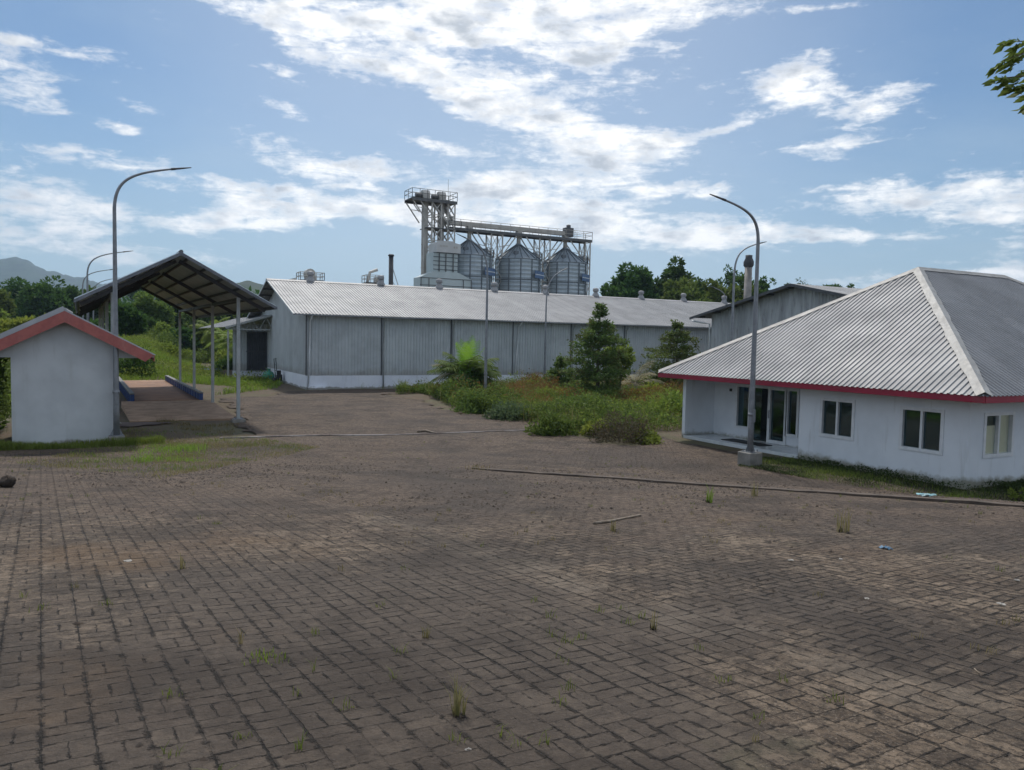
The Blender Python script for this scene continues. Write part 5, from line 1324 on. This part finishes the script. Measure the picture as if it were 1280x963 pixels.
def build_clods():
    """crumbs of soil and dry litter lying on the blocks"""
    yard = [(-9, 3.0), (2, 1.5), (9, 0.5), (20, 5), (15, 11), (19, 18), (16.5, 25), (15.5, 48), (6, 48), (5.5, 30), (0, 26.5), (-9, 26)]
    def dens(x, y):
        d = SY * x + CY * y; lat = CY * x - SY * y
        hot = np.exp(-((d - 17) / 5.0) ** 2) * (.25 + np.exp(-((lat - 3.5) / 4.5) ** 2) + .6 * np.exp(-((lat + 6) / 2.5) ** 2))
        return np.clip((hot * 1.0 + .05) * (.05 + 1.6 * (vnoise(x, y, 1.3, 80) * vnoise(x, y, .45, 82) * 1.7) ** 2), 0, 1)
    q = scatter(yard, 22000, dens); near = SY * q[:, 0] + CY * q[:, 1]
    q2 = scatter([(-3.5, 3.4), (1, 2.2), (6, 1.0), (11, 5), (7, 12), (-3, 12)], 3800, lambda x, y: np.clip(.2 + vnoise(x, y, .8, 81) ** 2, 0, 1))
    out = []
    for qq, lo, hi in ((q, .009, .05), (q2, .004, .015)):
        N = len(qq); s = lo * (hi / lo) ** (rng.uniform(size=N) ** 2.4); z = terr(qq[:, 0], qq[:, 1])
        a = rng.uniform(0, 6.28, N); V = []
        for k in range(4):
            an = a + k * math.pi / 2 + rng.normal(size=N) * .3; r = s * rng.uniform(.5, 1.2, N)
            V.append(np.stack([qq[:, 0] + r * np.cos(an), qq[:, 1] + r * np.sin(an), z + .0 + (vnoise(qq[:, 0], qq[:, 1], .7, 3) - .5) * .022 + (vnoise(qq[:, 0], qq[:, 1], 2.6, 4) - .5) * .026], 1))
        top = np.stack([qq[:, 0] + rng.normal(size=N) * s * .2, qq[:, 1] + rng.normal(size=N) * s * .2, V[0][:, 2] + s * rng.uniform(.35, .95, N)], 1)
        A = np.stack(V + [top], 1).reshape(-1, 3); i = np.arange(N)[:, None] * 5
        out.append((A, np.concatenate([i + np.array([k, (k + 1) % 4, 4]) for k in range(4)])))
    V, Q = merge(out); tag(fast_mesh('soil_crumbs', V, Q, 'clod'), kind='stuff')

def build_yard_plants():
    tuft(572, 897, .19, 46, 'grass_dry', 'tallest straw coloured grass tuft growing from a dark clump near the camera', .035, .005)
    tuft(374, 942, .08, 16, 'grass', 'small fresh green grass sprig in the paving nearer than the flat green patch', .02, .005, False)
    tuft(300, 806, .11, 10, 'grass_dry', 'thin yellow grass sprig above the flat green patch', .015, .005, False)
    tuft(329, 826, .04, 60, 'grass_bright', 'flat green grass patch in the paving joint beside the thin yellow sprig', .13, .007, False)
    tuft(533, 798, .09, 22, 'grass_dry', 'small dry grass tuft behind the tallest tuft', .03, .005)
    tuft(228, 711, .14, 16, 'grass_dry', 'dry grass sprig near the pale plastic scrap', .03, .006)
    tuft(816, 787, .15, 14, 'grass_dry', 'thin pale grass sprig on the brown herringbone paving', .025, .006)
    tuft(766, 665, .18, 18, 'grass_dry', 'yellow grass tuft beside the long dry twig', .04, .009)
    tuft(1053, 665, .3, 26, 'grass_dry', 'wispy dry grass tuft in the mud near the dark blue scrap', .08, .009)
    tuft(886, 628, .28, 24, 'grass_bright', 'bright green grass tuft below the kerb near the lamp on the concrete block', .07, .012)
    tuft(943, 622, .26, 26, 'grass_dry', 'dry grass tuft against the kerb below the concrete lamp block', .06, .01)
    tuft(943, 932, .07, 14, 'grass_dry', 'tiny dry tuft beside the bent dry stem', .02, .004, False)
    tuft(598, 588, .14, 70, 'grass_dry', 'yellowish grass tuft at the broken end of the long kerb', .35, .011, False)
    tuft(505, 490, .8, 90, 'grass', 'upright green grass clump alone in front of the warehouse plinth', .25, .03, False)
    x, y, z = G(1271, 626); shrub('small light green leafy weed beyond the kerb beside the office', (x, y, z), .42, .40, 'lf_light', 'leafy_weed', 8, 26, .09, cat='weed')
    # island shrubs, front row
    def sh(px, py, h, w, mat, lab, **kw):
        x, y, z = G(px, py); return shrub(lab, (x, y, z - .05), h, w, mat, **kw)
    o = sh(777, 552, 1.55, 2.5, 'lf_brown', 'purplish brown bush with dry seed heads at the front of the weeds', n=34, n_leaf=80, L=.14, asp=.25, clump=.17)
    sh(745, 545, .95, 1.2, 'lf_yel', 'yellow-green bush leaning on the flank of the purplish bush', n=20, L=.14)
    sh(803, 553, .6, 1.5, 'lf_light', 'low bright green bush between the purplish bush and the porch', n=20, L=.13)
    sh(690, 543, .95, 2.0, 'lf_mid', 'deep green low bush at the front corner of the weeds by the pale kerb', n=30, n_leaf=90, L=.15)
    sh(728, 528, 1.1, 2.2, 'lf_light', 'light green bush behind the deep green corner bush', n=28, L=.16)
    sh(640, 524, 1.0, 2.6, 'lf_grey', 'greyish green mounded bush at the yard edge near the lamp', n=28, L=.16)
    sh(590, 515, .9, 2.6, 'lf_mid', 'dark green creeping bush at the yard edge in front of the young palm', n=28, L=.17)
    sh(690, 505, 1.1, 2.6, 'lf_yel', 'olive bush in mid island before the tall tiered tree', n=26, L=.18)
    sh(835, 525, 1.35, 3.0, 'lf_light', 'big light green bush beside the office porch wall', n=34, n_leaf=90, L=.18)
    sh(815, 505, 1.3, 3.4, 'lf_yel', 'yellow-green bush between the two tiered trees', n=30, L=.2)
    sh(735, 510, 1.5, 3.6, 'lf_mid', 'spreading bush around the foot of the tall tiered tree', n=32, L=.2)
    sh(545, 493, .7, 2.4, 'lf_mid', 'low dark bush at the warehouse end of the weed island', n=22, L=.18)
    sh(770, 492, 1.6, 2.8, 'lf_rust', 'rusty brown bush between the tall tiered tree and the pale palm', n=28, L=.18)
    sh(663, 484, 1.2, 2.2, 'lf_rust', 'orange flowering bush before the warehouse plinth', n=22, L=.17)
    tuft(685, 484, 1.0, 160, 'grass', 'tall green grass clump against the warehouse plinth', .6, .04, False)
    tuft(637, 480, 1.2, 140, 'grass', 'tall grass clump beside the orange bush', .5, .04, False)

def build_yard_trees():
    x, y, z = at(747, 505, Z=0); tiered('tall dark tiered tree standing in the weeds before the warehouse', (x, y, 0), at(740, 379, Y=y)[2], 4.0, 'lf_pine', 'lf_tip', 12)
    x, y, z = dist_pos(846, 53) + (0,); tiered('second tiered tree half hidden behind the office roof corner', (x, y, 0), at(852, 405, t=53)[2], 5.4, 'lf_pine', 'lf_tip', 9)
    x, y, z = at(700, 495, Z=0); tiered('short tiered sapling at the foot of the tall tiered tree', (x, y, 0), 2.6, 2.6, 'lf_pine', 'lf_dark', 6)
    x, y = dist_pos(775, 50); broadleaf('slim yellow-green tree squeezed behind the tall tiered tree', 'tree', (x, y, 0), at(775, 416, t=50)[2], 2.0, 'lf_light', n_clump=26, n_leaf=80, L=.3, low=.05, name='young_tree')
    x, y, z = at(583, 497, Z=0); palm('young coconut palm with bright lime fronds beside the lamp', (x, y, 0), 1.2, 44, 2.7, 'lf_mid', spear=10, old=3, leaf=.95, wdt=.07, r=.2, lean_lo=.0, lean_hi=1.32)
    x, y, z = at(580, 500, Z=0); shrub('dark mass of old palm fronds and creepers at the foot of the young palm', (x, y, 0), 1.7, 2.6, 'lf_dark', n=34, n_leaf=90, L=.3, asp=.25)
    x, y = dist_pos(797, 51); palm('small pale coconut palm in front of the wall between the two tiered trees', (x, y, 0), 1.0, 10, 2.6, 'lf_dry', leaf=.6, wdt=.05, lean_lo=.0, lean_hi=1.2)
    x, y, z = at(326, 468, Z=0); shrub('dark leafy shrub under the lean-to beside the sheet door', (x, y, 0), 3.0, 3.4, 'lf_dark', n=28, L=.3)

def build_far_trees():
    def T(px, t, ytop, wpx, mat, lab, grp=None, **kw):
        x, y = dist_pos(px, t); h = at(px, ytop, t=t)[2]
        g = float(terr(x, y)); return broadleaf(lab, 'tree', (x, y, g - .1), max(2.0, h - g), wpx * t / 960, mat, grp, rz=0, **kw)
    gl = 'trees of the wood on the left'
    big = dict(n_clump=80, n_leaf=130, L=.7, low=.08, clump=.14)
    T(14, 135, 352, 70, 'lf_dark', 'big dark round-headed tree straight below the mountain top', gl, **big)
    T(58, 128, 353, 75, 'lf_dark', 'tallest dark tree of the wood below the mountain slope', gl, **big)
    T(100, 140, 361, 60, 'lf_mid', 'mid green tree behind the far lamp posts', gl, **big)
    T(128, 120, 366, 50, 'lf_dark', 'dark tree seen under the low eave of the canopy', gl, **big)
    T(-30, 110, 356, 70, 'lf_mid', 'mid green tree cut off by the picture edge above the hut', gl, **big)
    T(158, 96, 384, 34, 'lf_dark', 'dark narrow tree straight behind the lamp post of the hut', gl, **big)
    T(185, 120, 372, 48, 'lf_mid', 'rounded tree under the canopy ridge', gl, **big)
    T(176, 200, 351, 30, 'lf_grey', 'tall flat-topped tree rising over the wood under the canopy ridge', gl, n_clump=26, n_leaf=110, L=.9, low=.6, clump=.2)
    T(215, 150, 366, 60, 'lf_dark', 'dark broad tree between the far canopy posts', gl, **big)
    T(252, 140, 372, 54, 'lf_mid', 'green tree between the far canopy posts and the lean-to', gl, **big)
    T(285, 150, 374, 56, 'lf_dark', 'dark tree behind the pair of coconut palms', gl, **big)
    T(318, 130, 380, 40, 'lf_mid', 'tree standing against the lean-to roof', gl, **big)
    T(172, 112, 398, 34, 'lf_dark', 'dark bushy tree low behind the canopy ramp', gl, n_clump=40, n_leaf=110, L=.5, low=.02)
    T(206, 116, 402, 40, 'lf_light', 'light green bushy tree low between the canopy posts', gl, n_clump=40, n_leaf=110, L=.5, low=.02)
    T(250, 118, 404, 38, 'lf_mid', 'leafy low tree beside the lean-to roof edge', gl, n_clump=40, n_leaf=110, L=.5, low=.02)
    T(232, 114, 408, 28, 'lf_dark', 'small dark tree behind the second canopy post', gl, n_clump=36, n_leaf=100, L=.5, low=.02)
    # sunlit scrub behind the hut roof
    gs = 'sunlit scrub behind the hut'
    for px, t, yt, w, mt, lab in ((-14, 62, 392, 60, 'lf_light', 'light green scrub tree at the picture edge behind the hut eave'), (22, 60, 389, 56, 'lf_yel', 'yellowish scrub tree above the bright slope of the hut roof'), (52, 66, 391, 52, 'lf_light', 'pale green scrub tree close before the hut ridge'),
                                  (84, 70, 396, 44, 'lf_mid', 'mid green scrub tree behind the hut ridge'), (112, 74, 398, 40, 'lf_dark', 'dark scrub tree between the hut ridge and the lamp post')):
        T(px, t, yt, w, mt, lab, gs, name='scrub_tree', n_clump=46, n_leaf=120, L=.34, low=.0, clump=.17)
    x, y = dist_pos(166, 62); shrub('dark rounded shrub between the hut wall and the weighbridge', (x, y, float(terr(x, y))), 2.4, 3.4, 'lf_dark', n=30, L=.28)
    gp = 'shrubs along the far side of the grass'
    for px, t, h, w, mt, lab in ((190, 100, 2.0, 6, 'lf_mid', 'spreading green shrub at the far grass edge beyond the deck of the weighbridge'), (222, 104, 2.2, 5, 'lf_light', 'light shrub at the far grass edge among the posts'), (262, 102, 2.2, 5.5, 'lf_mid', 'green shrub at the far grass edge behind the tarpaulin'),
                                 (290, 96, 2.2, 5, 'lf_light', 'light green shrub before the lean-to'), (284, 84, 1.2, 3.5, 'lf_dark', 'low dark shrub on the grass between the tarpaulin and the lean-to'), (205, 82, .9, 3.2, 'lf_light', 'low bright shrub in the middle of the grass')):
        x, y = dist_pos(px, t); shrub(lab, (x, y, float(terr(x, y)) - .05), h, w, mt, n=30, L=.32, group=gp)
    for px, t, yt, lab in ((283, 104, 412, 'coconut palm just clear of the lean-to roof edge'), (299, 100, 418, 'coconut palm of the pair half behind the lean-to post'), (262, 112, 404, 'coconut palm farther back between two canopy posts'), (150, 118, 398, 'coconut palm crown showing beside the first lamp post')):
        x, y = dist_pos(px, t); g = float(terr(x, y)); palm(lab, (x, y, g), max(1, at(px, yt, t=t)[2] - 1.2 - g), 16, 3.4, 'lf_light', 'coconut palms in the wood', leaf=.9, wdt=.12, r=.16)
    # right: trees over the warehouse and shed roofs
    gr = 'trees beyond the warehouse'
    rt = dict(n_clump=170, n_leaf=130, L=.65, low=.1, clump=.11)
    T(787, 118, 334, 66, 'lf_dark', 'dense dark tree with a high crown nearest the silos', gr, **rt)
    T(830, 120, 338, 70, 'lf_dark', 'dense dark tree between the high crown and the feathery trees', gr, **rt)
    T(757, 122, 357, 16, 'lf_dark', 'small tree top beside the last silo', gr, n_clump=20, n_leaf=70, L=.5, low=.5)
    T(856, 104, 356, 80, 'lf_mid', 'paler rounded tree low over the warehouse ridge', gr, **rt)
    fe = dict(n_clump=90, n_leaf=50, L=.45, low=.3, clump=.07)
    T(880, 116, 340, 50, 'lf_dark', 'feathery tree with tufted twigs before the hidden lamp', gr, **fe)
    T(912, 120, 332, 56, 'lf_dark', 'tallest feathery tree, between the lamp and the chimney stack', gr, **fe)
    T(946, 118, 340, 44, 'lf_dark', 'feathery tree between the chimney stack and the shed gable', gr, **fe)
    T(900, 108, 352, 80, 'lf_mid', 'leafy tree low in front of the feathery ones', gr, **rt)
    T(940, 108, 354, 64, 'lf_dark', 'dark leafy tree at the foot of the chimney stack', gr, **rt)
    T(992, 125, 338, 40, 'lf_grey', 'sparse pale tree with few tufts behind the shed roof', gr, n_clump=34, n_leaf=26, L=.42, low=.4, clump=.06)
    T(1034, 130, 346, 32, 'lf_dark', 'flat dark tree top over the shed roof', gr, n_clump=34, n_leaf=90, L=.5, low=.4)
    T(1062, 132, 351, 12, 'lf_dark', 'tiny dark tree top at the far end of the shed roof', gr, n_clump=14, n_leaf=60, L=.45, low=.6)

def build_hills():
    def ridge(name, prof, t0, tc, t1, bump, seed, kind='structure', mat='hill', nx=220, rows=26):
        pxs = np.linspace(prof[0][0], prof[-1][0], nx); ys = np.interp(pxs, [p[0] for p in prof], [p[1] for p in prof]); V = []
        for j in range(rows):
            f = j / (rows - 1); t = t0 + (t1 - t0) * f
            a = (t - t0) / (tc - t0) if t < tc else (t1 - t) / (t1 - tc)
            s = a * a * (3 - 2 * a)
            for i, px in enumerate(pxs):
                zc = at(px, ys[i], t=tc)[2]; x, y = dist_pos(px, t)
                n = vnoise(np.array([x]), np.array([y]), bump * 9, seed)[0] - .5; n2 = vnoise(np.array([x]), np.array([y]), bump * 1.6, seed + 1)[0] - .5
                e = min(1, i / 14, (nx - 1 - i) / 14)
                V.append((x, y, max(-3, (zc * s + (n * 5 + n2) * bump * .9 * min(1, s * 2.5)) * e - 2 * (s < .02))))
        idx = np.arange(rows * nx).reshape(rows, nx)
        Q = np.stack([idx[:-1, :-1], idx[:-1, 1:], idx[1:, 1:], idx[1:, :-1]], -1).reshape(-1, 4)
        tag(fast_mesh(name, np.array(V), Q, mat, smooth=True), kind=kind)
    ridge('mountain', [(-420, 365), (-200, 352), (-60, 334), (0, 327), (18, 325), (34, 329), (60, 341), (90, 348), (130, 356), (180, 362), (260, 372), (360, 392), (420, 410)], 1700, 2700, 3700, 4.5, 3)
    ridge('hill', [(60, 400), (120, 376), (160, 362), (200, 359), (240, 364), (300, 358), (330, 358), (380, 368), (470, 384), (560, 400)], 520, 900, 1400, 7, 9)

def build_forest():
    """far wood behind the single trees, reads as one mass"""
    parts = []
    for (pa, pb, ta, tb, n, hh) in ((-120, 150, 160, 300, 210, 11), (130, 345, 160, 420, 300, 12)):
        for _ in range(n):
            px, t = rng.uniform(pa, pb), rng.uniform(ta, tb); x, y = dist_pos(px, t); h = hh * rng.uniform(.55, 1.1); w = h * rng.uniform(.7, 1.1)
            k = 130; u = unit(rng.normal(size=(k, 3))); u[:, 2] = np.abs(u[:, 2])
            c = u * np.array([w / 2, w / 2, h * .62]) * (rng.uniform(.5, 1, k) ** .5)[:, None] * (1 + .2 * np.sin(4 * np.arctan2(u[:, 1], u[:, 0])))[:, None] + np.array([x, y, h * .38])
            parts.append(leaves(c, 1.5, .6, u, 1.2, .1))
    V, Q = merge(parts); tag(fast_mesh('forest', V, Q, 'lf_dark'), kind='stuff')

def build_overhang():
    """tree standing just outside the frame; one limb reaches into the upper right corner"""
    t0 = 6.2; bx, by = at(1900, 300, t=t0)[:2]; bz = float(terr(bx, by))
    t = thing('overhanging_tree', 'tree just out of view whose leafy twig hangs into the sky at the top corner', 'tree', (bx, by, bz))
    off = np.array([bx, by, bz]); tips = [at(1255, 76, t=t0), at(1252, 98, t=t0 - .1), at(1292, 126, t=t0 + .05), at(1305, 60, t=t0 + .1), at(1340, 90, t=t0), at(1380, 20, t=t0 + .3), at(1420, 110, t=t0 - .3)]
    mb = MB(); top = np.array(at(1860, -150, t=t0 + .2)) - off
    mb.tube([(0, 0, -.2), (.04, .03, 1.6), tuple(top * .8), tuple(top)], [.13, .10, .07, .04], 10)
    P, D = [], []
    tips += [at(px_, py_, t=t0 + dt_) for px_, py_, dt_ in ((1500, 20, .3), (1560, 110, -.4), (1600, -60, .5), (1680, 40, .8), (1750, -160, -.5), (1900, -280, .4), (2000, -200, -.3), (2150, -60, .6), (2200, 60, -.5), (2100, 120, .8), (1980, 20, 1.2), (1820, -40, -1.2), (1950, -100, 1.5), (1700, 100, 1.4))]
    tips += [at(1268, 52, t=t0 + .05), at(1275, 108, t=t0 - .05), at(1290, 88, t=t0 + .1)]
    for k, tp in enumerate(tips):
        e = np.array(tp) - off; s = top * rng.uniform(.72, .98); m = (s + e) / 2 + np.array([0, 0, .12])
        mb.tube([s, m, e], [.02, .012, .004], 6, caps=False)
        d = unit((e - m)[None])[0]
        for w_ in range(3):
            b = e - d * (.02 + .09 * w_); side = np.cross(d, [0, 0, 1]); side /= np.linalg.norm(side)
            for i in range(7):
                q = i / 6; base = b + d * (.11 * q) + side * (.03 * (w_ - 1)) + np.array([0, 0, -.03 * q * (w_ + 1)])
                for sd in (-1, 1):
                    P.append(base); D.append(d * .75 + side * sd * .8 + np.array([0, 0, -.25 + rng.normal() * .2]))
    mb.build('trunk', 'bark', t, True)
    V, Q = leaves(np.array(P), .095, .45, np.array(D), .3); fast_mesh('foliage', V, Q, 'lf_mid', t)

# ------------------------------------------------------------------ sky, sun, air, camera
def build_world():
    w = bpy.data.worlds.new('World'); scene.world = w; w.use_nodes = True; nt = w.node_tree; nt.nodes.clear(); k = NB(nt)
    sun_el, sun_az = R(56), YAW - R(11)
    sky = k.n('ShaderNodeTexSky', sky_type='NISHITA'); sky.sun_disc = False; sky.sun_elevation = sun_el; sky.sun_rotation = sun_az
    sky.air_density = 1.0; sky.dust_density = .8; sky.ozone_density = 1.6; sky.altitude = 20
    d = k.n('ShaderNodeTexCoord').outputs['Generated']
    nrm = k.n('ShaderNodeVectorMath', operation='NORMALIZE'); k.set(nrm.inputs[0], d); d = nrm.outputs[0]
    x, y, z = k.xyz(d)
    az = k.m('ARCTAN2', x, y); el = k.m('ARCSINE', z)
    inv = k.m('DIVIDE', 1.0, k.m('ADD', k.m('MAXIMUM', z, 0.0), .10))
    cp = k.n('ShaderNodeCombineXYZ'); k.set(cp.inputs[0], k.m('MULTIPLY', x, inv)); k.set(cp.inputs[1], k.m('MULTIPLY', y, inv))
    plane = cp.outputs[0]
    ae = k.n('ShaderNodeCombineXYZ'); k.set(ae.inputs[0], az); k.set(ae.inputs[1], k.m('MULTIPLY', el, 2.1)); aev = ae.outputs[0]
    n_lump = k.noise(aev, 16, 8, .58, .3); n_fine = k.noise(aev, 58, 6, .64, .5); n_str = k.noise(k.mapping(aev, (1, 2.6, 1), (0, 0, R(-6))), 13, 9, .62, .6)
    wc = k.noise(aev, 9, 5, .6, out='Color'); wx, wy, _ = k.xyz(wc)
    az2 = k.m('ADD', az, k.m('MULTIPLY_ADD', wx, .085, -.0425)); el2 = k.m('ADD', el, k.m('MULTIPLY_ADD', wy, .045, -.0225))
    cv = k.n('ShaderNodeCombineXYZ'); k.set(cv.inputs[0], az2); k.set(cv.inputs[1], el2); cv.inputs[2].default_value = 1.0; cvo = cv.outputs[0]
    # banks: centre px, py, half width, half height, tilt (deg, + = falling to the right), weight
    soft = [(60, 57, 80, 9, 0, .85), (22, 97, 40, 18, 8, .9), (60, 136, 34, 10, 4, .8), (146, 167, 26, 8, 0, .75), (170, 130, 20, 6, 0, .6), (45, 238, 80, 24, 6, .75), (30, 285, 90, 26, 0, .65), (130, 204, 110, 9, 7, .7), (110, 262, 60, 14, 5, .5), (262, 222, 42, 7, 6, .7),
            (330, 178, 34, 12, 10, .65), (356, 133, 34, 12, 6, .75), (346, 93, 30, 8, 10, .7), (310, 8, 100, 16, 6, .8), (432, 44, 52, 26, 10, 1), (375, 45, 30, 22, 35, .7), (252, 276, 34, 13, 0, .95), (316, 266, 44, 16, -4, 1.0), (366, 256, 40, 18, 0, .95), (440, 262, 110, 12, 2, .8), (395, 216, 58, 9, 8, .7), (432, 214, 40, 14, 0, .85), (456, 201, 34, 9, 0, .75),
            (545, 180, 36, 8, 10, .75), (540, 93, 46, 12, 10, .9), (535, 25, 70, 30, -10, .95), (650, 22, 130, 26, 0, 1.0), (790, 22, 100, 26, -8, 1.0), (700, 56, 90, 14, 0, .7), (760, 85, 90, 14, 8, .6), (720, 108, 90, 9, 6, .5), (620, 120, 90, 22, 12, .9), (700, 160, 110, 24, 10, 1.0), (788, 185, 66, 20, 0, 1.0), (690, 228, 130, 24, 4, .9), (630, 245, 70, 16, 0, .7), (852, 240, 38, 7, 6, .75),
            (740, 287, 220, 17, 3, .85), (900, 288, 90, 13, 0, .8), (640, 268, 120, 16, 0, .75), (540, 262, 70, 12, 0, .65), (990, 97, 46, 15, -22, .9), (1056, 122, 66, 17, 6, 1.0), (1042, 176, 54, 12, -4, .95), (922, 154, 36, 7, -16, .8), (1190, 250, 110, 15, 3, .95), (1070, 236, 70, 7, 2, .75), (1262, 250, 60, 20, 0, .9), (1264, 313, 24, 9, 0, .8), (1190, 356, 140, 12, 0, .85), (1240, 345, 60, 14, 0, .7),
            (530, 298, 24, 9, -30, .5), (950, 300, 60, 8, 0, .5), (1050, 296, 60, 6, 0, .5), (150, 320, 70, 14, 0, .5), (250, 325, 60, 8, 0, .4), (1000, 5, 60, 8, 0, .5)]
    total = None
    for (px, py, rx, ry, tilt, wt) in soft:
        q = ray(px, py); L = math.sqrt(sum(v * v for v in q)); a0 = math.atan2(q[0], q[1]); e0 = math.asin(q[2] / L); ca = math.cos(e0)
        c, s = math.cos(R(tilt)), math.sin(R(tilt)); sx, sy = F_PX / rx * .93 * ca, F_PX / ry * .93
        vx = (c * sx, -s * sx, -(c * a0 - s * e0) * sx); vy = (s * sy, c * sy, -(s * a0 + c * e0) * sy)
        dots = []
        for vv in (vx, vy):
            o = k.n('ShaderNodeVectorMath', operation='DOT_PRODUCT'); k.set(o.inputs[0], cvo); o.inputs[1].default_value = vv; dots.append(o.outputs['Value'])
        q2 = k.m('MULTIPLY_ADD', dots[0], dots[0], k.m('MULTIPLY', dots[1], dots[1]))
        g = k.m('POWER', .42, q2)
        total = k.m('MULTIPLY', g, wt) if total is None else k.m('MULTIPLY_ADD', g, wt, total)
    total = k.m('MINIMUM', total, 1.05)
    # broken cloud out of the picture, made denser to brighten walls in shade
    frontness = k.step(k.m('ADD', k.m('MULTIPLY', x, SY), k.m('MULTIPLY', y, CY)), .55, .75)
    gen = k.step(k.noise(plane, 1.1, 6, .6), .34, .56)
    high = k.step(z, .40, .52)
    other = k.m('MULTIPLY', gen, k.m('MAXIMUM', k.m('SUBTRACT', 1, frontness), high))
    total = k.m('MAXIMUM', total, k.m('MULTIPLY', other, .9))
    dens = k.m('ADD', total, k.m('ADD', k.m('MULTIPLY_ADD', n_lump, 1.6, -.8), k.m('ADD', k.m('MULTIPLY_ADD', n_str, 1.7, -.85), k.m('MULTIPLY_ADD', n_fine, 1.1, -.55))))
    alpha = k.step(dens, .34, 1.30)
    thin = k.m('MULTIPLY', k.step(k.noise(k.mapping(plane, (1, 1, 1)), .9, 7, .65), .40, .8), .22)
    lowh = k.m('SUBTRACT', 1, k.step(z, .0, .30))
    # cloud tone: sunlit white with greyer hearts
    body = k.step(dens, .6, 1.25)
    shade = k.m('MULTIPLY', body, k.step(k.noise(k.mapping(aev, loc=(.2, -.035, 0)), 15, 6, .55), .42, .68))
    ccol = k.mix(k.m('MULTIPLY', shade, .95), (8.4, 8.3, 8.1), (3.5, 3.8, 4.2))
    leftgrey = k.m('MULTIPLY', k.m('SUBTRACT', 1, k.step(k.m('SUBTRACT', az, YAW), -.62, -.30)), .35)
    ccol = k.mix(leftgrey, ccol, (3.9, 4.2, 4.6))
    # the sun stands ahead; unseen clouds behind the viewer are brightened to fill shaded walls
    ccol = k.mix(frontness, (8.9, 9.4, 9.9), ccol)
    skyc = k.mix(1.0, sky.outputs[0], (.43, .525, .585), 'MULTIPLY')
    sc = k.mix(k.m('ADD', k.m('MULTIPLY', lowh, .42), k.m('MULTIPLY', thin, .9), True), skyc, (3.6, 4.4, 4.9))
    gl_ = ray(640, 60); gd = k.n('ShaderNodeVectorMath', operation='DOT_PRODUCT'); k.set(gd.inputs[0], d); L_ = math.sqrt(sum(v * v for v in gl_)); gd.inputs[1].default_value = tuple(v / L_ for v in gl_)
    sc = k.mix(k.m('MULTIPLY', k.step(gd.outputs['Value'], .88, 1.0), .22), sc, (6.0, 6.2, 6.3))
    col = k.mix(k.m('MULTIPLY', alpha, .96), sc, ccol)
    bg = k.n('ShaderNodeBackground'); k.set(bg.inputs[0], col); bg.inputs[1].default_value = .10
    out = k.n('ShaderNodeOutputWorld'); nt.links.new(bg.outputs[0], out.inputs[0])
    w.cycles.sampling_method = 'MANUAL'; w.cycles.sample_map_resolution = 1024
    # sun, behind thin cloud
    l = bpy.data.lights.new('sun', 'SUN'); l.energy = SUN_E; l.angle = R(SUN_A); l.color = (1.0, .95, .87)
    o = bpy.data.objects.new('sun', l); COL.objects.link(o)
    v = Vector((math.sin(sun_az) * math.cos(sun_el), math.cos(sun_az) * math.cos(sun_el), math.sin(sun_el)))
    o.rotation_euler = v.to_track_quat('Z', 'Y').to_euler(); o.location = v * 60

def build_haze():
    o = MB().box(-4700, 4700, -1300, 5800, -5, 330).build('haze', None); m = bpy.data.materials.new('air'); m.use_nodes = True; nt = m.node_tree; nt.nodes.clear()
    v = nt.nodes.new('ShaderNodeVolumePrincipled'); v.inputs['Color'].default_value = (.52, .72, 1, 1); v.inputs['Density'].default_value = HAZE; v.inputs['Anisotropy'].default_value = .3
    out = nt.nodes.new('ShaderNodeOutputMaterial'); nt.links.new(v.outputs[0], out.inputs['Volume']); o.data.materials.append(m); tag(o, kind='stuff')

def build_camera():
    c = bpy.data.cameras.new('camera'); c.sensor_width = 36; c.lens = 36 * F_PX / 1280; c.clip_end = 12000; c.clip_start = .1
    o = bpy.data.objects.new('camera', c); COL.objects.link(o)
    f = Vector((SY * math.cos(PITCH), CY * math.cos(PITCH), -math.sin(PITCH))); r = Vector((CY, -SY, 0)); u = r.cross(f)
    r2 = r * math.cos(ROLL) + u * math.sin(ROLL); u2 = u * math.cos(ROLL) - r * math.sin(ROLL)
    o.matrix_world = Matrix(((r2.x, u2.x, -f.x, 0), (r2.y, u2.y, -f.y, 0), (r2.z, u2.z, -f.z, CAM_H), (0, 0, 0, 1)))
    scene.camera = o

SUN_E, SUN_A, HAZE, EXPO = 2.1, 5, .00016, 0.60
build_materials(); MT['glass'] = glassmat('window_glass', (.34, .42, .43)); MT['clear_glass'] = glassmat('clear_glass', (.95, .96, .94), .06)
build_ground(); build_kerbs(); build_puddle(); build_hut(); build_lamps(); build_canopy(); build_weighbridge(); build_warehouse(); build_office(); build_shed()
build_plant(); build_stacks(); build_yard_things(); build_weeds(); build_clods(); build_yard_plants(); build_yard_trees(); build_far_trees(); build_hills(); build_forest(); build_overhang()
build_world(); build_haze(); build_camera()
vs = scene.view_settings; vs.view_transform = 'Standard'; vs.look = 'None'; vs.exposure = EXPO; vs.gamma = 1; vs.use_curve_mapping = False
cy = scene.cycles; cy.use_denoising = True; cy.max_bounces = 6; cy.diffuse_bounces = 3; cy.glossy_bounces = 3; cy.transmission_bounces = 3; cy.transparent_max_bounces = 8; cy.volume_bounces = 0
cy.use_adaptive_sampling = True; cy.adaptive_threshold = .015; cy.caustics_reflective = False; cy.caustics_refractive = False
